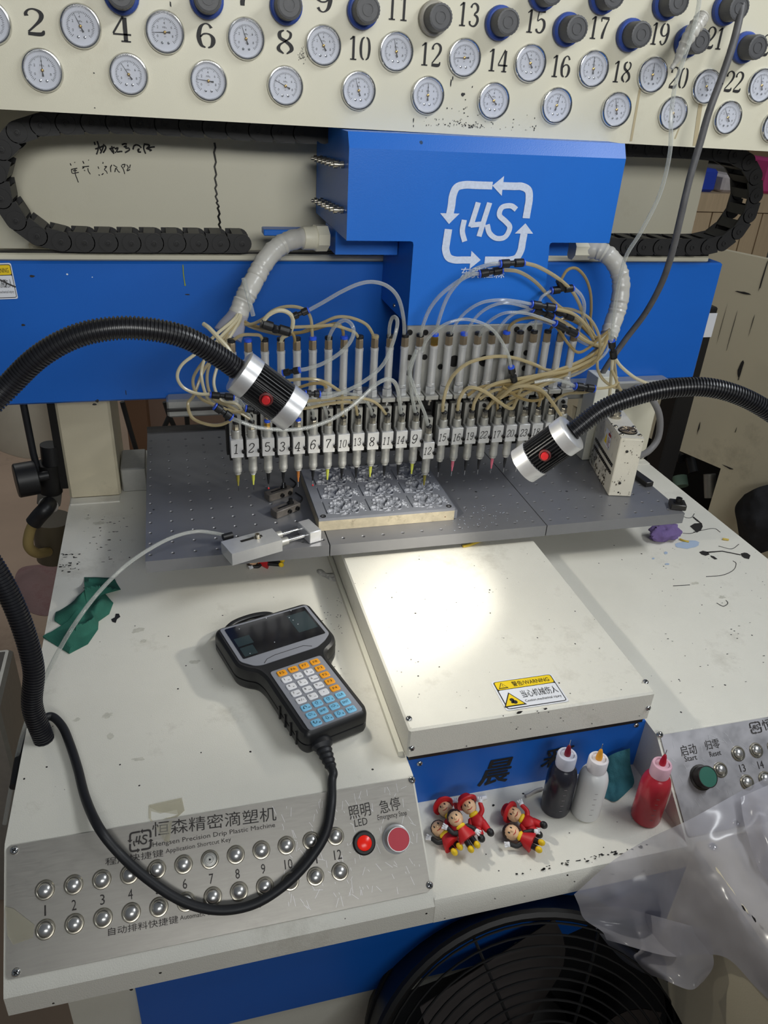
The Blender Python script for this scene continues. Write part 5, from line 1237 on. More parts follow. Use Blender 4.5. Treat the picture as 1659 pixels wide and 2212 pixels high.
# ------------------------------------------------------------------ gooseneck lamps
def corrugated(pts, r, pitch, amp=.10, n=14):
    P = [Vector(p) for p in catmull(pts, 40)]
    L_ = [0]
    for a, c in zip(P, P[1:]): L_.append(L_[-1] + (c - a).length)
    out = []; rad = []; i = 0; tot = L_[-1]; k = 0
    prof_ = ((0, 1 + amp), (.38, 1 + amp), (.5, 1 - amp), (.88, 1 - amp))
    while True:
        done = False
        for f, s_ in prof_:
            d = (k + f) * pitch
            if d >= tot: done = True; break
            while L_[i + 1] < d: i += 1
            t = (d - L_[i]) / max(1e-9, L_[i + 1] - L_[i]); out.append(P[i].lerp(P[i + 1], t)); rad.append(r * s_)
        if done: break
        k += 1
    b = MB(); b.tube(out, r, n, rf=lambda j, m: rad[j]); return b
RING = mat('dark_red_ring', (96, 36, 36), .5)
def lamp(label, C0, axis, side, hose, r=.0226, length=.071, lit=None):
    """C0 centre of the rear cap face, axis towards the light opening, side = direction of the red button"""
    axis = axis.normalized(); side = (side - axis * side.dot(axis)).normalized()
    t = thing('gooseneck_lamp', label, 'lamp', hose[0])
    corrugated(hose + [C0 + axis * .001], .0102, .0034, .07).build('corrugated_hose', HOSEM, t, world=True)
    MB().lathe([(.0115, -.0003), (r - .002, 0), (r, .0015), (r, .0158), (r - .002, .0163)], C0, axis, 40).build('rear_cap', ALU, t, world=True)
    b = MB(); n = 136; vs = []
    for h in (.0158, length - .0172):
        for i in range(n):
            rr_ = r * (.97 if (i % 4) in (0, 1) else .83); a = 2 * PI * (i + .5) / n
            u = side; v = axis.cross(side)
            vs.append(C0 + axis * h + (u * math.cos(a) + v * math.sin(a)) * rr_)
    b.add(vs, [(i, (i + 1) % n, n + (i + 1) % n, n + i) for i in range(n)])
    b.build('heat_sink', BLACKP, t, world=True)
    MB().lathe([(r - .002, length - .0177), (r, length - .0172), (r, length), (r - .0015, length + .0006), (r - .004, length), (r - .005, length - .010), (.0001, length - .0102)], C0, axis, 40, cap=False).build('front_cap', ALU, t, world=True)
    lens, nt, p = newmat('lamp_lens'); p.inputs['Base Color'].default_value = (.9, .9, .85, 1)
    if lit: p.inputs['Emission Color'].default_value = (1, .93, .72, 1); p.inputs['Emission Strength'].default_value = 12
    MB().lathe([(r - .0055, length - .0085), (r * .4, length - .0075), (.0001, length - .0073)], C0, axis, 28, cap=False).build('lens', lens, t, world=True)
    bp_ = C0 + axis * (length * .50) + side * (r * .93)
    MB().lathe([(.0070, -.002), (.0070, .0010), (.0052, .0016), (.0048, .0006)], bp_, side, 20, cap=False).build('button_ring', RING, t, world=True)
    MB().lathe([(.0044, 0), (.0044, .0042), (.0038, .0050), (.0001, .0052)], bp_, side, 18, cap=False).build('red_button', REDB, t, world=True)
    if lit:
        l = bpy.data.lights.new('lamp_light', 'SPOT'); l.energy = lit[0]; l.spot_size = math.radians(lit[1]); l.spot_blend = lit[2]; l.shadow_soft_size = .012; l.color = (1, .96, .86)
        o = bpy.data.objects.new('lamp_light', l); COL.objects.link(o); o.location = C0 + axis * (length + .004)
        o.rotation_euler = axis.to_track_quat('-Z', 'Y').to_euler()
    return t
C0 = AY(515, 800, .745); AXL = Vector((.78, -.144, -.61))
HB = AZ(95, 1597, 0)
hoseL = [HB + SZ * .0003, HB + Vector((-.004, 0, .05)), AY(72, 1440, .68), AY(40, 1330, .69), AY(-10, 1230, .70), AY(-80, 1130, .71), AY(-120, 1020, .72), AY(-60, 920, .72), AY(20, 832, .73), AY(85, 770, .73), AY(160, 728, .73), AY(240, 710, .73), AY(320, 711, .732), AY(400, 729, .736), AY(470, 768, .741)]
lamp('left gooseneck work lamp with black corrugated hose, lighting the mould', C0, AXL, AY(579, 860, .725) - (C0 + AXL * .036), hoseL, lit=LAMP_L)
C1 = AY(1236, 933, .725)
hoseR = [AY(1790, 1010, .66), AY(1720, 935, .67), AY(1655, 885, .68), AY(1590, 852, .69), AY(1520, 836, .70), AY(1440, 840, .71), AY(1365, 858, .718), AY(1300, 885, .723)]
lamp('right gooseneck work lamp with black corrugated hose, in front of the steel box', C1, Vector((-.60, .33, -.73)), AY(1194, 986, .69) - (C1 + Vector((-.6, .33, -.73)) * .036), hoseR, lit=LAMP_R)
# ------------------------------------------------------------------ handset
PC = Vector((.1249, .6579, 0)); pa = math.radians(16.4)
PU = Vector((math.cos(pa), math.sin(pa), 0)); PV = Vector((-math.sin(pa), math.cos(pa), 0))
PM = frame(PC, PU, PV) @ Matrix.Diagonal((1.03, 1.03, .76, 1))
def round_poly(pts, r, k=5):
    out = []; n = len(pts)
    for i in range(n):
        p = Vector(pts[i]); a = Vector(pts[i - 1]) - p; c = Vector(pts[(i + 1) % n]) - p
        rr_ = min(r, a.length * .45, c.length * .45); A = p + a.normalized() * rr_; B_ = p + c.normalized() * rr_
        for j in range(k + 1):
            t = j / k; q = A * (1 - t) ** 2 + p * 2 * t * (1 - t) + B_ * t * t; out.append((q.x, q.y))
    return out
def inset(poly, d):
    n = len(poly); out = []
    for i in range(n):
        a = Vector(poly[i - 1]); c = Vector(poly[(i + 1) % n]); t = (c - a).normalized(); out.append((poly[i][0] - t.y * d, poly[i][1] + t.x * d))
    return out
def loft(mb, rings, M):
    n = len(rings[0][0]); vs = []; fs = []
    for poly, z in rings: vs += [M @ Vector((u, v, z)) for u, v in poly]
    for k in range(len(rings) - 1): fs += [(k * n + i, k * n + (i + 1) % n, k * n + n + (i + 1) % n, k * n + n + i) for i in range(n)]
    fs.append(tuple(range(n - 1, -1, -1))); fs.append(tuple(range((len(rings) - 1) * n, len(rings) * n)))
    return mb.add(vs, fs)
pen = thing('control_handset', 'black and grey control handset with dark screen and coloured keys lying on the left console', 'control handset', PM)

I4 = Matrix.Identity(4)
OUT = round_poly([(-.0365, -.0545), (.0345, -.0545), (.0395, -.046), (.0395, .044), (.043, .056), (.058, .064), (.0665, .077), (.0665, .150), (.060, .157), (-.055, .157), (-.0630, .150), (-.0630, .080), (-.055, .068), (-.045, .060), (-.0415, .046), (-.0415, -.046)], .010)
b = MB(); loft(b, [(inset(OUT, .007), .0005), (inset(OUT, .0015), .006), (OUT, .012), (OUT, .022), (inset(OUT, .0012), .0225), (inset(OUT, .0012), .0245), (OUT, .025), (OUT, .036), (inset(OUT, .0014), .0425), (inset(OUT, .005), .0455), (inset(OUT, .0075), .0450)], I4)
b.build('case', BLACKP, pen)
GREYF = mat('grey_faceplate', (136, 138, 146), .4)
face = round_poly([(-.0555, .0845), (-.044, .0705), (-.036, .0675), (.036, .0675), (.050, .0745), (.0610, .084), (.0610, .1495), (-.0555, .1515)], .004)
o = MB(); o.prism(face, lambda a, c, t: (a, c, t), .0440, .0460); fp = o.build('screen_bezel', GREYF, pen, smooth=False)
SCR = mat('dark_screen', (22, 22, 26), .12, 0, var=.5, vscale=30)
MB().prism(round_poly([(-.0505, .0865), (.0568, .0860), (.0568, .1465), (-.0505, .1480)], .002), lambda a, c, t: (a, c, t), .0458, .0466).build('screen', SCR, pen, smooth=False)
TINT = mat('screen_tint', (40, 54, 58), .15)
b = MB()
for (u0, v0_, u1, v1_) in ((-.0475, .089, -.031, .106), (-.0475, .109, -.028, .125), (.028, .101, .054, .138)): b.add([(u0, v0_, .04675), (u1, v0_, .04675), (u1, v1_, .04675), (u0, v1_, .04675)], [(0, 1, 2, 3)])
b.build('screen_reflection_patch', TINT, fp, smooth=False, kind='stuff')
b = MB()
for (u, v) in ((-.034, .141), (.004, .146), (.038, .146), (.030, .134), (.032, .127), (.034, .117), (-.006, .098), (-.040, .092)): b.lathe([(.0006, .0467), (.0006, .0469)], (u, v, 0), n=8)
b.build('dust_spot', WHITES, fp, kind='stuff')
b = MB(); b.tube([(u, v, .0461) for u, v in ((-.032, .0690), (-.026, .0745), (-.015, .0770), (.022, .0770), (.031, .0715))], .0004, 5); b.build('face_groove', INK, fp)
kp = MB().prism(round_poly([(-.0325, -.0505), (.0325, -.0505), (.0325, .0520), (-.0325, .0520)], .004), lambda a, c, t: (a, c, t), .0440, .0460).build('keypad_plate', GREYF, pen, smooth=False)
KW, KO, KB = mat('white_key', (226, 226, 230), .5), mat('orange_key', (236, 158, 28), .5), mat('blue_key', (128, 196, 232), .5)
rows = ['F5 F6 F7 F8', '1 2 3 F1', '4 5 6 F2', '7 8 9 F3', '+/- 0 . F4', '↻ ⇧Y ⇧Z CLR', '⇦X SHF ⇨X ENT', '↺ ⇩Y ⇩Z ESC']
SUBL = {'1': 'QZ', '2': 'abc', '3': 'def', '4': 'ghi', '5': 'jkl', '6': 'mno', '7': 'pqrs', '8': 'tuv', '9': 'wxyz', '0': '-'}
kmesh = {}
def arrow(mb, x, y, a, s):
    pts = [(0, 1), (.8, .1), (.36, .1), (.36, -.9), (-.36, -.9), (-.36, .1), (-.8, .1)]; ca, sa = math.cos(a), math.sin(a)
    P = [Vector((x + s * (u * ca - v * sa), y + s * (u * sa + v * ca), .00185)) for u, v in pts]
    mb.tube(P + [P[0]], .00018, 4, cap=False)
for r_, row in enumerate(rows):
    for c_, k in enumerate(row.split()):
        m_ = KO if k[0] == 'F' and len(k) == 2 else KB if r_ > 4 else KW
        u, v = -.0210 + .0140 * c_, .0437 - .01249 * r_
        if m_.name not in kmesh:
            q = round_poly([(-.0055, -.0046), (.0055, -.0046), (.0055, .0046), (-.0055, .0046)], .0022, 3)
            b = MB(); loft(b, [(q, 0), (q, .0011), (inset(q, .0006), .0016)], I4); o = b.build('key', m_, kp); kmesh[m_.name] = o.data
        else:
            o = bpy.data.objects.new('key', kmesh[m_.name]); COL.objects.link(o); o.parent = kp
        o.matrix_basis = Matrix.Translation((u, v, .0458)); o.parent = pen
        b = MB()
        if k in SUBL:
            letters(b, k, (-.0022, .0011, .0016), SX, SY, None, .0034, .0002); letters(b, SUBL[k], (.0022, -.0020, .0016), SX, SY, .0022 if k == '0' else None, .0003 if k == '0' else .0016, .0002)
        elif k[0] in '⇧⇦⇨⇩':
            arrow(b, -.001, .0004, {'⇧': 0, '⇦': PI / 2, '⇨': -PI / 2, '⇩': PI}[k[0]], .0025); letters(b, k[1], (.0033, -.0018, .0016), SX, SY, None, .0019, .0002)
        elif k in '↻↺':
            f = 1 if k == '↻' else -1
            b.tube([Vector((-.001 + .0018 * math.cos(a), .0004 + f * .0018 * math.sin(a), .00185)) for a in [math.radians(-30 + 27 * j) for j in range(10)]], .0003, 4)
            arrow(b, -.0026, .0004 - f * .0012, PI / 2 - f * .9, .0010); letters(b, 'W', (.0033, -.0018, .0016), SX, SY, None, .0019, .0002)
        elif k == '.': b.lathe([(.0005, .0016), (.0005, .0018)], n=8)
        else: letters(b, k, (0, 0, .0016), SX, SY, .0070 if len(k) == 3 else .0052, .0034, .0002)
        b.build('legend', INK, o, smooth=False, kind='stuff')
b = MB(); b.tube(catmull([(-.050, .150, .026), (-.045, .160, .028), (-.032, .169, .030), (-.015, .1725, .030), (.002, .172, .030), (.016, .168, .029), (.024, .158, .027), (.026, .150, .026)], 6), .0042, 10); b.build('carry_handle', BLACKP, pen)
for k in range(4): MB().box((-.0432, -.040 + k * .014, .012), (-.0412, -.0375 + k * .014, .036)).build('grip_ridge', BLACKP, pen)
b = MB(); b.lathe([(.0125, -.006), (.0120, .004), (.0090, .007)] + [(.0080 - .0004 * k + (.0012 if k % 2 else 0), .008 + .0032 * k) for k in range(9)] + [(.0040, .038)], (-.0205, -.0545, .019), Vector((-.14, -1, -.16)), 18)
b.build('strain_relief', BLACKR, pen)
# its cable, lying over the left control panel
cp = [PM @ Vector((-.0248, -.0850, .0145)), PM @ Vector((-.0262, -.0935, .0128)), AZ(717, 1688, .006)]
off = PNn * .012
for x, y in ((716, 1738), (704, 1800), (668, 1858), (620, 1908), (560, 1948), (500, 1965), (440, 1962), (380, 1940), (318, 1898), (262, 1848)): cp.append(AP(x, y, PT + off, PNn))
for x, y, z in ((215, 1790, .012), (185, 1725, .008), (168, 1660, .007), (152, 1610, .007), (135, 1570, .007), (112, 1548, .010), (90, 1556, .007), (62, 1580, -.01), (45, 1620, -.06), (30, 1700, -.2)): cp.append(AZ(x, y, z) if z > -.005 else AX(x, y, DX0 - .012))
b = MB(); b.tube(catmull(cp, 8), .0047, 12)
solid('handset_cable', 'black rubber cable curving from the handset over the left control panel', 'cable', b, BLACKR)

# ------------------------------------------------------------------ bottles
def bottle(x, y, ink, hubc, label, mtop=None):
    t = thing('squeeze_bottle', label, 'bottle', (x, y, -.0728), 'squeeze bottles on the shelf')
    MB().lathe([(.0138, 0), (.0160, .0012), (.0167, .004), (.0167, .050), (.0162, .057), (.0146, .0635), (.0118, .0685), (.0098, .0705), (.0092, .0740)], n=36).build('bottle_body', ink, t)
    MB().lathe([(.0108, .0705), (.0110, .0715), (.0110, .0850), (.0102, .0866), (.0080, .0868), (.0072, .0855), (.0030, .0856)], n=32).build('cap', mtop or CAPM, t)
    MB().lathe([(.0036, .0855), (.0036, .0905), (.0030, .0915), (.0026, .0960), (.0016, .0995), (.0008, .1005)], n=14).build('needle_hub', hubc, t)
    MB().lathe([(.0004, .1000), (.0004, .1080)], n=8).build('needle', CHROME, t)
    b = MB(); d = Vector((-x, -y, 0)).normalized(); a0 = math.atan2(d.y, d.x) + .35
    for k in range(5):
        for j in range(5):
            a = a0 + .04 * j; a2 = a + .04; r_ = .01685; z = .014 + k * .0085
            b.add([(r_ * math.cos(a), r_ * math.sin(a), z), (r_ * math.cos(a2), r_ * math.sin(a2), z), (r_ * math.cos(a2), r_ * math.sin(a2), z + .0006), (r_ * math.cos(a), r_ * math.sin(a), z + .0006)], [(0, 1, 2, 3)])
    b.build('graduation', GRADM, t, smooth=False, kind='stuff')
CAPM = mat('white_cap_plastic', (226, 222, 226), .35)
GRADM = mat('graduation_ridge', (150, 140, 145), .4)
bottle(.383, .528, mat('black_paint_bottle', (40, 40, 50), .22), mat('maroon_hub', (120, 20, 40), .3), 'squeeze bottle of black paint with maroon needle hub, left of the white one', mat('grey_white_cap', (196, 198, 212), .35))
bottle(.4150, .5155, mat('white_paint_bottle', (222, 222, 222), .22), mat('amber_hub', (236, 164, 50), .3), 'squeeze bottle of white paint with orange needle hub')
bottle(.481, .494, mat('red_paint_bottle', (184, 46, 60), .22), mat('crimson_hub', (176, 20, 48), .3), 'squeeze bottle of red paint with crimson needle hub beside the right panel', mat('pinkish_cap', (226, 180, 196), .35))

# ------------------------------------------------------------------ small plain rubber dolls
SKIN = mat('doll_skin', (232, 190, 150), .5); DRED = mat('doll_red', (196, 26, 34), .5); DHAIR = mat('doll_hair', (52, 34, 26), .6)
DBLK = mat('doll_black', (30, 30, 32), .5); DWHT = mat('doll_white', (228, 228, 232), .5); DYEL = mat('doll_yellow', (238, 200, 30), .5)
def doll(head, feet, z, label, hat=True, lift=0, s=1.0):
    H = AZ(*head, z); F = AZ(*feet, z + lift); d = (F - H); L_ = d.length; X = d.normalized(); Y = SZ.cross(X).normalized(); Z = X.cross(Y)
    # the face and chest look up and towards the front
    M = Matrix(((X.x, Y.x, Z.x, H.x), (X.y, Y.y, Z.y, H.y), (X.z, Y.z, Z.z, H.z), (0, 0, 0, 1))); M = M @ Matrix.Scale(s, 4)
    M = M @ Matrix.Rotation(math.radians(28), 4, 'X')
    t = thing('rubber_doll', label, 'doll', M, 'small rubber dolls on the shelf'); l = L_ / s
    def limb(pts, r, r2): 
        b = MB(); P = catmull(pts, 5); b.tube(P, r, 10, rf=lambda i, m: r + (r2 - r) * i / (m - 1)); b.ell(P[-1], (r2, r2, r2), nu=10, nv=6); b.ell(P[0], (r, r, r), nu=10, nv=6); return b
    hd = MB().ell((0, 0, 0), (.0088, .0082, .0080)).ell((.0010, 0, .0082), (.0014, .0014, .0014), nu=8, nv=6).ell((.0045, 0, .0035), (.0045, .0055, .0040)).build('head', SKIN, t)
    MB().ell((-.0018, 0, -.0018), (.0090, .0088, .0080)).build('hair', DHAIR, t)
    b = MB()
    for sg in (-1, 1): b.ell((-.0014, sg * .0028, .0072), (.0015, .0009, .0010), nu=8, nv=6)
    b.build('eye', DBLK, hd, kind='stuff')
    b = MB(); b.tube(catmull([(.0036, -.0030, .0066), (.0050, 0, .0078), (.0036, .0030, .0066)], 4), .0004, 5); b.build('mouth', DRED, hd)
    if hat:
        b = MB().lathe([(.0001, -.0010), (.0120, -.0014), (.0126, 0), (.0122, .0012), (.0082, .0016), (.0078, .0062), (.0066, .0078), (.0001, .0082)], (-.0050, 0, -.0004), Vector((-1, 0, -.25)), 26, cap=False); b.build('hat', DRED, t)
    MB().ell((.0100, 0, .0030), (.0028, .0055, .0032)).build('scarf', DYEL, t)
    if hat:
        MB().ell((.0175, 0, -.0002), (.0090, .0078, .0058)).build('coat', DRED, t)
        for sg in (-1, 1):
            limb([(.022, sg * .0036, -.001), (l * .78, sg * .0046, 0)], .0046, .0040).build('trouser_leg', DRED, t)
            MB().ell((l * .90, sg * .0058, .0012), (.0046, .0040, .0056)).build('boot', DBLK, t)
    else:
        b = MB(); b.lathe([(.0050, 0), (.0062, .003), (.0105, .013), (.0112, .0150), (.0095, .0152)], (.0095, 0, -.0005), (1, 0, 0), 20); b.build('dress', DRED, t)
        for sg in (-1, 1):
            limb([(.022, sg * .0032, -.001), (l * .88, sg * .0034, 0)], .0032, .0030).build('stocking_leg', DBLK, t)
            MB().ell((l * .95, sg * .0040, .0014), (.0042, .0034, .0054)).build('shoe', DYEL, t)
    for sg in (-1, 1):
        up_ = hat and sg == 1
        E_ = (.004, sg * .0125, .003) if (up_ or (not hat and sg == -1)) else (.022, sg * .0105, .003)
        limb([(.0135, sg * .0062, 0), ((.0135 + E_[0]) / 2 + .002, sg * .0105, .001), E_], .0030, .0024).build('sleeve', DRED if hat else DBLK, t)
        h_ = Vector(E_); dv = (h_ - Vector((.0135, sg * .0062, 0))).normalized()
        b = MB().ell(h_ + dv * .0022, (.0030, .0030, .0022), nu=10, nv=6)
        for k in (-1, 0, 1): 
            q = Vector((-dv.y, dv.x, 0)) * k * .0017; b.tube([h_ + dv * .003 + q, h_ + dv * .0065 + q * 1.5], .0010, 6)
        b.build('hand', DWHT, t)
    return t
doll((1013, 1742), (1054, 1812), -.046, 'red hatted rubber doll in the left pile, leaning on the one below', True, lift=-.012)
doll((984, 1768), (1026, 1833), -.044, 'hatless rubber doll in red dress in front of the left pile', False, lift=-.012)
doll((962, 1748), (1004, 1812), -.064, 'red hatted rubber doll lowest in the left pile', True)
doll((948, 1790), (990, 1838), -.064, 'hatless rubber doll at the far left against the panel edge', False)
doll((1110, 1759), (1176, 1797), -.060, 'red hatted rubber doll lying flat nearer the bottles', True)
doll((1105, 1798), (1170, 1830), -.062, 'hatless rubber doll in red dress lying flat nearer the bottles', False)
doll((545, 1210), (612, 1216), .010, 'rubber doll half hidden under the front edge of the work table', False)

# ------------------------------------------------------------------ cloths and scraps
def star_cloth(name, label, px, ctr, z, m, hgt=.008, cat='cloth', amp=.006, rings=9, f=60, sharp=False):
    C_ = AZ(*ctr, z); P = [AZ(x, y, z) for x, y in px]
    P = [P[i].lerp(P[(i + 1) % len(P)], k / 5) for i in range(len(P)) for k in range(5)] if sharp else [Vector(p) for p in catmull(P, 4, closed=True)]; n = len(P); vs = []; fs = []
    for k in range(rings + 1):
        t = k / rings
        for i, p in enumerate(P):
            q = C_.lerp(p, max(t, .001)); h = hgt * (1 - t ** 3) + amp * max(0, 1 - 2.6 * abs(noise.noise(Vector((q.x * f, q.y * f * .7, z * 10 + hgt * 99))))) ** 1.5 * (1.1 - t)
            vs.append(q + SZ * (h + .0008))
    for k in range(rings): fs += [(k * n + i, k * n + (i + 1) % n, (k + 1) * n + (i + 1) % n, (k + 1) * n + i) for i in range(n)]
    o = len(vs); 
    for p in P: vs.append(p + SZ * .0003)
    fs += [(rings * n + i, rings * n + (i + 1) % n, o + (i + 1) % n, o + i) for i in range(n)]
    return tag(MB().add(vs, fs).build(name, m), label, cat)
star_cloth('rag', 'dark green crumpled rag on the far left of the console', [(182, 1248), (245, 1249), (261, 1274), (225, 1284), (245, 1303), (236, 1327), (213, 1343), (212, 1360), (190, 1392), (150, 1413), (93, 1378), (142, 1358), (118, 1342), (121, 1325), (160, 1300), (184, 1278)], (190, 1325), 0, GREENRAG, .004, amp=.026, rings=26, f=34, sharp=True)
b = MB()
G = [[AY(1303, 1640, .562), AY(1330, 1626, .560), AY(1361, 1616, .560)], [AY(1300, 1668, .556), AY(1332, 1660, .550), AY(1362, 1652, .552)], [AY(1298, 1695, .548), AY(1335, 1692, .540), AY(1370, 1686, .540)], [AZ(1304, 1722, -.0715), AZ(1330, 1731, -.0715), AZ(1366, 1700, -.0715)]]
def sheet(G, nu, nv, amp=0, f=60, seed=0, fold=None):
    rowsC = [catmull(r_, nu) for r_ in G]; cols = list(zip(*rowsC)); S = [catmull(c, nv) for c in cols]
    vs = []; W = len(S[0])
    for i, c in enumerate(S):
        for j, p in enumerate(c):
            p = Vector(p); n_ = noise.noise(p * f + Vector((seed, seed, seed))) + .5 * noise.noise(p * f * 2.3 + Vector((seed, 0, seed)))
            vs.append(p + (CAM - p).normalized() * (n_ * amp) + (fold(i / (len(S) - 1), j / (W - 1)) if fold else Vector((0, 0, 0))))
    fs = [(i * W + j, i * W + j + 1, (i + 1) * W + j + 1, (i + 1) * W + j) for i in range(len(S) - 1) for j in range(W - 1)]
    return MB().add(vs, fs)
solid('rag', 'teal folded rag leaning on the blue recess panel behind the bottles', 'cloth', sheet(G, 10, 7, .003, 90, 2), TEALRAG)
pc = AZ(1436, 1150, .014)
b = MB().ell(pc, (.027, .017, .014), nu=28, nv=18)
b.v = [v + (v - pc) * (.35 * noise.noise(v * 90) + .2 * noise.noise(v * 210)) for v in b.v]; b.v = [Vector((v.x, v.y, max(.0004, v.z))) for v in b.v]
solid('rag', 'purple wadded cloth tucked under the right end of the work table', 'cloth', b, PURPLE)
def scrap(name, label, pts, z, r, m, cat='scrap'):
    b = MB(); b.tube(catmull([AZ(x, y, z + r) for x, y in pts], 4), r, 8); solid(name, label, cat, b, m)
YT = mat('yellow_tube_scrap', (196, 168, 60), .4)
scrap('tube_scrap', 'yellow cut tube scrap on the drive cover under the table edge', [(1000, 1180), (1018, 1176), (1040, 1167)], .0502, .0022, YT)
scrap('tube_scrap', 'yellow cut tube scrap between purple cloth and blue spill', [(1468, 1164), (1478, 1168), (1488, 1170)], .0003, .0016, YT)
scrap('tube_scrap', 'short golden tube scrap near the right console edge', [(1561, 1164), (1568, 1165), (1574, 1166)], .0003, .0018, YT)
star_cloth('paper_flake', 'torn white flake with black marks left of the drive cover', [(684, 1233), (694, 1231), (703, 1240), (722, 1240), (732, 1252), (720, 1256), (703, 1248), (690, 1242)], (706, 1244), 0, mat('flake', (200, 198, 192), .6, var=.6, vscale=160), .002, 'scrap', .003, 5)
scrap('cotton_swab', 'white glue blob stick beside the left dolls', [(1030, 1727), (1040, 1724), (1050, 1722)], -.0727, .0026, DWHT)
scrap('cotton_swab', 'pale glue blob stick left of the black bottle', [(1135, 1720), (1143, 1717), (1158, 1708), (1172, 1704)], -.0727, .0022, mat('dirty_white', (170, 165, 160), .6))
# clear line from the side clamp over the left console
b = MB()
CL = [AZ(490, 1157, .094)] + [AY(x, y, d) for x, y, d in ((460, 1151, .925), (425, 1148, .92), (380, 1158, .90), (330, 1182, .87), (270, 1223, .83), (210, 1283, .79), (160, 1350, .75), (120, 1418, .735), (95, 1470, .725), (70, 1525, .715), (48, 1590, .70), (30, 1670, .68), (10, 1780, .66))]
b.tube(catmull(CL, 8), .0025, 10)
solid('clear_line', 'long clear tube arching from the side clamp over the left console edge', 'tube', b, CLEAR)
# filter regulator left of the left column
t = thing('filter_regulator', 'black filter regulator with round gauge hanging left of the left column', 'regulator', AY(60, 1030, 1.25))
F = lambda x, y, d=1.25: AY(x, y, d)
MB().box((DX0 - .012, 1.24, .02), (DX0 - .0005, 1.40, .36)).build('mount_plate', BLACKS, t, world=True, smooth=False)
p = F(62, 1034, 1.22); MB().lathe([(.026, -.020), (.028, -.018), (.028, .012), (.022, .014), (.008, .015), (.008, .03)], p, Vector((1, .3, 0)), 26).build('gauge', BLACKP, t, world=True)
MB().cyl(F(108, 960), F(112, 1000), .016, n=18).build('adjusting_knob', BLACKP, t, world=True)
MB().cyl(F(104, 1000), F(110, 1062), .019, n=18).build('regulator_body', BLACKS, t, world=True)
MB().cyl(F(108, 1062), F(106, 1086), .020, n=8).build('bowl_collar', mat('grey_metal', (120, 118, 112), .4, .5), t, world=True)
MB().lathe([(.010, 0), (.016, .002), (.016, .006), (.012, .008)], F(106, 1088, 1.235), Vector((-.2, -1, -.3)), 18).build('port_ring', mat('pale_ring', (190, 186, 180), .4), t, world=True)
b = MB(); b.tube(catmull([F(106, 1088, 1.22), F(98, 1100, 1.20), F(84, 1115, 1.20), (F(72, 1130, 1.20))], 5), .013, 14); b.build('elbow', BLACKP, t, world=True)
b = MB(); b.tube(catmull([F(78, 1118, 1.20), F(64, 1150, 1.20), F(62, 1180, 1.20), F(80, 1195, 1.21), F(104, 1192, 1.24)], 6), .0085, 12); b.build('drain_hose', mat('old_hose', (150, 130, 82), .5), t, world=True)
MB().cyl(F(112, 1120, 1.28), F(118, 1205, 1.28), .034, .030, n=20).build('filter_bowl', mat('smoked_bowl', (86, 78, 62), .4), t, world=True)
b = MB(); b.tube([F(48, 860, 1.24), F(60, 920, 1.24), F(72, 980, 1.24), F(84, 1025, 1.24)], .0055, 10); b.build('supply_hose', BLACKR, t, world=True)
# ------------------------------------------------------------------ neighbouring machine to the right
ah = math.radians(68); H_ = Vector((math.cos(ah), -math.sin(ah), 0)); HN = Vector((-math.sin(ah), -math.cos(ah), 0)); P0 = Vector((1.2927, 1.6, -.1727))
def onH(px, py): 
    q = AP(px, py, P0, HN); return (q - P0).dot(H_), q.z
s1, zt = onH(1557, 1012); s0 = s1 - .50; zb_ = -.70
st0, ztop = onH(1600, 548)
nm = thing('neighbouring_machine', 'stained cream side of the neighbouring machine with dark open hatch', 'machine', P0)
W3 = lambda s, n, z: P0 + H_ * s - HN * n + SZ * (z - P0.z)
def slab(sa, sb_, za, zb2, n0, n1): 
    b = MB(); b.prism([(sa, za), (sb_, za), (sb_, zb2), (sa, zb2)], lambda a, c, t: W3(a, t, c), n0, n1); return b
for (sa, sb_, za, zb2) in ((-1.4, 1.0, zt, ztop), (s1, 1.0, -.80, zt), (-1.4, s0, -.80, zt), (s0, s1, -.80, zb_)):
    slab(sa, sb_, za, zb2, 0, .02).build('side_sheet', CREAMOLD, nm, world=True, smooth=False)
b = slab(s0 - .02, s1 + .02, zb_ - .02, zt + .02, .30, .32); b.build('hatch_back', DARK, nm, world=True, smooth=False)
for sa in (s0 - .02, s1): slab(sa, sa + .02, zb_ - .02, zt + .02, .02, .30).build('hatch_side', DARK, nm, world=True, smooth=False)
for px0, py0, px1, py1, r_, m_, lb in ((1505, 1035, 1512, 1085, .016, ALUD, 'pale valve body inside the hatch'), (1440, 1040, 1448, 1060, .02, mat('dim_green', (96, 120, 104), .6), 'dull green pipe end inside the hatch'), (1462, 1000, 1475, 1030, .014, BLACKP, None), (1420, 985, 1450, 1000, .014, BLACKP, None)):
    (a, z), (a2, z2) = onH(px0, py0), onH(px1, py1)
    o = MB().cyl(W3(a, .06, z), W3(a2, .05, z2), r_, n=14).build('inner_pipe', m_, nm, world=True)
    if lb: o['label'] = lb
b = MB()
for px, py, a, c in ((1600, 795, .006, .022), (1597, 815, .002, .012), (1560, 700, .001, .05), (1651, 590, .002, .05), (1580, 720, .001, .06), (1605, 632, .02, .003), (1625, 700, .001, .03), (1478, 930, .002, .014), (1510, 925, .002, .02), (1575, 1010, .02, .003), (1590, 930, .001, .012)):
    q = AP(px, py, P0, HN) + HN * .001; chip(b, q, H_, SZ, a, c)
b.build('black_scuff', INKP, nm, world=True, smooth=False, kind='stuff')
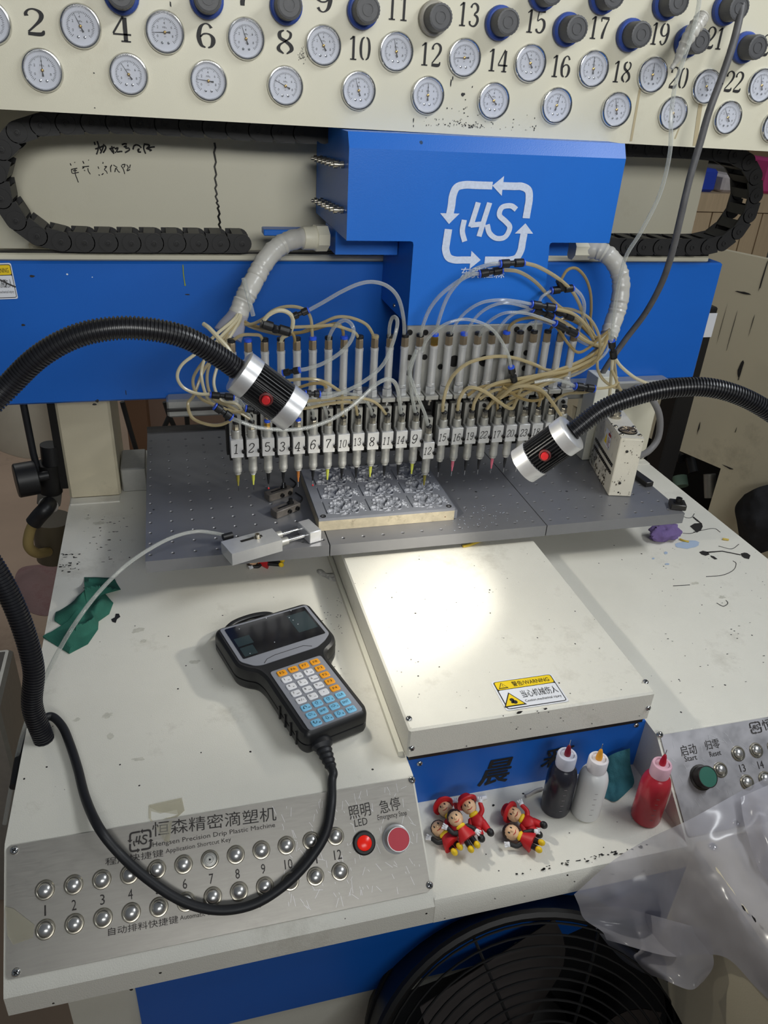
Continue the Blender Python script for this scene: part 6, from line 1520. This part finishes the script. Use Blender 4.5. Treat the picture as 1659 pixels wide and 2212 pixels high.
G = [[AP(x, y, P0 + HN * d, HN) for x, y, d in r_] for r_ in (((1608, 1068, .03), (1640, 1052, .05), (1690, 1040, .03)), ((1588, 1095, .04), (1630, 1090, .07), (1700, 1080, .05)), ((1592, 1130, .05), (1625, 1140, .08), (1690, 1130, .05)), ((1600, 1180, .03), (1620, 1200, .04), (1660, 1190, .03)))]
solid('black_rag', 'black frayed rag hanging on the cream side of the neighbouring machine', 'cloth', sheet(G, 8, 8, .012, 22, 5), mat('black_cloth', (34, 34, 38), .9, 0, .8, 300, .3, 30))
# small black case with white label beyond the beam end
c = AY(1540, 700, 1.50)
t = thing('label_case', 'black narrow case with white label beyond the right end of the blue beam', 'case', c)
A0, A1 = AY(1505, 860, 1.5), AY(1553, 664, 1.5)
MB().box((A1.x - .05, 1.5, -.78), (A1.x, 1.56, A1.z), bev=.003).build('case', BLACKP, t, world=True)
q0, q1 = AY(1520, 728, 1.5), AY(1553, 676, 1.5)
MB().box((A1.x - .046, 1.498, q0.z), (A1.x - .001, 1.4995, q1.z)).build('white_label', WHITES, t, world=True, smooth=False)
# wooden cabinet with clutter, far right
yW = 2.3
xa, xb, zt_ = AY(1485, 420, yW).x, AY(1640, 420, yW).x, AY(1560, 418, yW).z
WOOD = mat('pale_wood', (196, 172, 138), .6, 0, .1, 80, .12, 12, 0, stretch=(6, 6, .6))
t = thing('wooden_cabinet', 'pale plank fronted wooden cabinet far behind the right drag chain', 'cabinet', ((xa + xb) / 2, yW, -.80))
MB().box((xa - .15, yW + .012, -.80), (xb + .1, yW + .45, zt_)).build('carcass', WOOD, t, world=True, smooth=False)
MB().box((xa - .15, yW - .006, zt_ - .055), (xb + .1, yW + .012, zt_)).build('top_rail', WOOD, t, world=True, smooth=False)
n = 8
for k in range(n):
    x0 = xa - .15 + (xb - xa + .25) * k / n; x1 = xa - .15 + (xb - xa + .25) * (k + 1) / n
    MB().box((x0 + .0025, yW, -.78), (x1 - .0025, yW + .011, zt_ - .058)).build('plank', WOOD, t, world=True, smooth=False)
def on_cab(name, label, cat, px0, px1, py0, py1, m, d=.2):
    a = AY(px0, py1, yW + .02); c = AY(px1, py0, yW + .02)
    b = MB().box((a.x, yW + .02, zt_ + .0005), (c.x, yW + .02 + d, c.z), bev=.008)
    solid(name, label, cat, b, m)
on_cab('blue_crate', 'blue plastic crate on the far wooden cabinet', 'crate', 1515, 1556, 366, 410, mat('blue_crate', (36, 66, 178), .5))
on_cab('white_bundle', 'white cloth bundle on the far wooden cabinet beside the blue crate', 'bundle', 1558, 1612, 380, 412, mat('white_bundle', (196, 188, 188), .8, 0, .5, 60, .2, 14))
on_cab('pink_box', 'pink box at the right end of the far wooden cabinet', 'box', 1648, 1700, 345, 412, mat('pink_box', (190, 60, 120), .6))
yS = 3.0
for name, lab, px0, px1, py0, py1, m in (('carton', 'pale carton far behind the right drag chain bend', 1540, 1594, 300, 345, mat('pale_carton', (170, 168, 160), .7)), ('carton', 'brown carton at the top right behind the gauge panel edge', 1612, 1690, 300, 352, mat('brown_carton', (150, 126, 96), .7)), ('carton', 'dark blue carton between the pale and the brown one', 1596, 1610, 300, 345, mat('navy_carton', (24, 30, 60), .6))):
    a = AY(px0, py1, yS); c = AY(px1, py0, yS); solid(name, lab, 'carton', MB().box((a.x, yS, a.z), (c.x, yS + .3, c.z + .1)), m)
a = AY(1480, 352, yS); c = AY(1720, 352, yS)
t = thing('wall_shelf', 'grey shelf far behind carrying the cartons', 'shelf', (a.x, yS, a.z))
MB().box((a.x, yS - .02, c.z - .03), (c.x, yS + .4, min(a.z, c.z) - .001)).build('shelf_board', mat('grey_board', (120, 116, 112), .6), t, world=True, smooth=False)
for x in (a.x + .02, c.x - .05): MB().box((x, yS + .02, -.80), (x + .03, yS + .05, c.z - .03)).build('shelf_leg', DKSTEEL, t, world=True, smooth=False)
# left side of the room
star_cloth('white_sack', 'dirty white sack lying on the floor far left behind the machine', [(-60, 900), (-20, 850), (60, 838), (125, 850), (140, 900), (128, 965), (80, 990), (30, 985), (-20, 960)], (55, 915), -.80, mat('white_sack', (188, 178, 160), .8, 0, .6, 20, .12, 4, 0, dirt=.8, dscale=3, dcol=(90, 78, 64)), .18, 'sack', .05, 10, 3)
for pts, lb in ((((264, 868), (280, 925), (298, 985)), 'black cable hanging behind the left column'), (((356, 868), (366, 900), (380, 930)), 'black cable leaning right behind the work table'), (((376, 868), (366, 898), (352, 930)), 'black cable leaning left behind the work table'), (((402, 866), (403, 895), (406, 930)), 'upright black cable behind the work table')):
    b = MB(); b.tube([AY(x, y, 1.55) for x, y in pts], .0052, 8); solid('cable', lb, 'cable', b, BLACKR)
a, c = AY(272, 900, 2.4), AY(318, 900, 2.4)
solid('carton', 'brown carton standing behind the left column', 'carton', MB().box((a.x, 2.4, -.8), (c.x, 2.7, .05)), mat('brown_carton_left', (150, 116, 92), .7))
a, c = AY(322, 900, 2.6), AY(520, 900, 2.6)
solid('carton', 'pale pink carton standing behind the work table', 'carton', MB().box((a.x, 2.6, -.8), (c.x, 2.9, .1)), mat('pink_carton', (196, 172, 160), .7))
A = AZ(28, 1396, -.30)
t = thing('steel_bin', 'grey steel bin cut off at the left edge beside the lamp hose', 'bin', A)
MB().box((A.x - .25, A.y - .16, -.80), (A.x, A.y, -.302), bev=.006).build('bin_body', ALUD, t, world=True)
MB().box((A.x - .24, A.y - .15, -.3019), (A.x - .012, A.y - .012, -.3010)).build('bin_inside', DKSTEEL, t, world=True, smooth=False)
star_cloth('stained_cloth', 'pinkish stained cloth on the floor left of the bench', [(40, 1232), (80, 1222), (125, 1224), (150, 1250), (150, 1300), (110, 1330), (60, 1320), (30, 1280)], (90, 1270), -.80, mat('stained_cloth', (150, 122, 120), .9, 0, .6, 30, .25, 6, 0, dirt=.7, dscale=6, dcol=(110, 40, 50)), .02, 'cloth', .03, 8, 6)

# ------------------------------------------------------------------ floor fan below the bench
dF = ray(1165, 2350); FC = CAM + dF * (.82 / FPX)
FN = Vector((-.15, -.85, .5)).normalized(); FU = FN.orthogonal().normalized(); FV = FN.cross(FU)
FM = frame(FC, FU, FV)
fan = thing('floor_fan', 'large black floor fan with round wire guard under the bench front', 'fan', FM)
RF = .185
def ringpts(r, h, n=64): return [Vector((r * math.cos(2 * PI * i / n), r * math.sin(2 * PI * i / n), h)) for i in range(n + 1)]
MB().tube(ringpts(RF, 0), .0065, 8, cap=False).build('outer_rim', BLACKS, fan)
MB().tube(ringpts(RF - .002, -.06), .004, 8, cap=False).build('rear_rim', BLACKS, fan)
for k in range(15):
    r = .035 + k * .0102; MB().tube(ringpts(r, .028 * math.cos(r / RF * PI / 2) ** .6, 56), .0013, 5, cap=False).build('guard_ring', BLACKS, fan)
for k in range(8):
    a = 2 * PI * k / 8 + .3; MB().tube([Vector((r * math.cos(a), r * math.sin(a), .0265 * math.cos(r / RF * PI / 2) ** .6 - .002)) for r in (.03, .07, .11, .15, .183)], .0018, 6).build('guard_spoke', BLACKS, fan)
MB().lathe([(.04, .022), (.038, .030), (.0001, .032)], n=28, cap=False).build('guard_badge', BLACKS, fan)
MB().lathe([(.035, -.05), (.035, -.01), (.0001, -.008)], n=24, cap=False).build('hub', BLACKP, fan)
for k in range(3):
    a = 2 * PI * k / 3; vs = []
    for i in range(9):
        r = .03 + .125 * i / 8; wd = .35 + .45 * math.sin(PI * (i + 1) / 11)
        for s_ in (-1, 1):
            an = a + s_ * wd; vs.append((r * math.cos(an), r * math.sin(an), -.03 + s_ * .022))
    b = MB().add(vs, [(2 * i, 2 * i + 1, 2 * i + 3, 2 * i + 2) for i in range(8)]); n_ = len(vs)
    b.add([(x, y, z - .0015) for x, y, z in vs], [(2 * i + 2, 2 * i + 3, 2 * i + 1, 2 * i) for i in range(8)]); b.build('blade', mat('fan_blade', (52, 46, 44), .5) if k == 0 else bpy.data.materials['fan_blade'], fan)
MB().lathe([(RF - .001, -.002), (RF - .002, -.085), (RF * .9, -.095), (.055, -.10)], n=56, cap=False).build('dark_backing', BLACKP, fan)  # backing added to darken the fan, hiding the pale cabinet behind it
MB().lathe([(.05, -.13), (.06, -.12), (.06, -.07), (.035, -.055)], n=24).build('motor', BLACKS, fan)
fw = FC; b = MB()
for s_ in (-1, 1): b.tube([FM @ Vector((0, 0, -.12)), Vector((FC.x + s_ * .08, FC.y + .02, -.60)), Vector((FC.x + s_ * .14, FC.y, -.789))], .010, 8)
b.build('stand', BLACKS, fan, world=True)

# ------------------------------------------------------------------ sheet metal case under a plastic bag
XB = .4600
bx = thing('covered_case', 'cream sheet metal case under clear plastic at the lower right', 'case', (.6, .28, -.80))
MB().box((XB, .10, -.20), (.80, .402, .009), bev=.003).build('case_shell', CREAMOLD, bx, world=True)
for x, y in ((.66, .12), (.66, .37), (.77, .12), (.77, .37)): MB().box((x, y, -.7997), (x + .025, y + .025, -.20)).build('case_leg', DKSTEEL, bx, world=True, smooth=False)
for q in ((1540, 1830), (1590, 1780)): screw(AZ(*q, .009), SZ, .0045, bx)
b = MB()
for q in ((1607, 1960), (1630, 1985)): chip(b, AX(*q, XB), -SY, SZ, .0035, .002, lift=.0006)
b.build('dark_chip', INKP, bx, world=True, smooth=False, kind='stuff')
XF = XB - .004
G = [[AY(1240, 1932, .436), AY(1320, 1862, .438), AY(1400, 1812, .434), AZ(1490, 1770, .022), AZ(1612, 1703, .032), AZ(1720, 1650, .03), AZ(1800, 1620, .03)],
     [AY(1250, 1955, .428), AY(1350, 1925, .412), AY(1430, 1878, .409), AZ(1503, 1824, .014), AZ(1625, 1780, .018), AZ(1740, 1740, .016), AZ(1830, 1720, .016)],
     [AY(1262, 1985, .42), AX(1380, 1985, .425), AX(1460, 1950, .444), AX(1530, 1880, XF), AZ(1640, 1865, .015), AZ(1760, 1830, .014), AZ(1850, 1820, .014)],
     [AY(1300, 2012, .405), AX(1400, 2030, .425), AX(1480, 2020, .442), AX(1560, 1960, XF - .004), AX(1640, 2040, XF), AX(1740, 2120, XF), AX(1830, 2180, XF)],
     [AY(1310, 2030, .40), AX(1440, 2065, .425), AX(1500, 2062, .445), AX(1570, 2070, XF - .006), AX(1640, 2140, XF - .002), AX(1740, 2230, XF), AX(1830, 2290, XF)]]
solid('plastic_bag', 'crumpled translucent plastic bag draped over the case at the lower right', 'bag', sheet(G, 14, 14, .0045, 26, 3), BAG)
G = [[AY(1268, 1960, .44), AY(1340, 1960, .43), AX(1420, 1980, .432), AX(1530, 2010, .450)],
     [AY(1290, 2010, .438), AY(1350, 2030, .42), AX(1440, 2050, .430), AX(1540, 2060, .450)],
     [AY(1340, 2070, .43), AX(1400, 2085, .418), AX(1470, 2100, .430), AX(1540, 2090, .449)],
     [AY(1385, 2100, .42), AX(1430, 2115, .42), AX(1490, 2138, .430), AX(1520, 2120, .449)]]
solid('plastic_bag', 'lower hanging flap of clear plastic below the draped bag', 'bag', sheet(G, 10, 8, .004, 30, 8), BAG)
G = [[AZ(1600, 1722, .036), AZ(1650, 1700, .038), AZ(1720, 1670, .036)], [AZ(1606, 1770, .028), AZ(1660, 1760, .040), AZ(1730, 1740, .03)], [AZ(1622, 1830, .022), AZ(1680, 1850, .036), AZ(1750, 1850, .026)], [AZ(1640, 1880, .017), AZ(1690, 1940, .02), AZ(1770, 1950, .02)]]
solid('plastic_bag', 'raised shiny fold of clear plastic on top of the covered case', 'bag', sheet(G, 10, 8, .005, 40, 12), BAG)
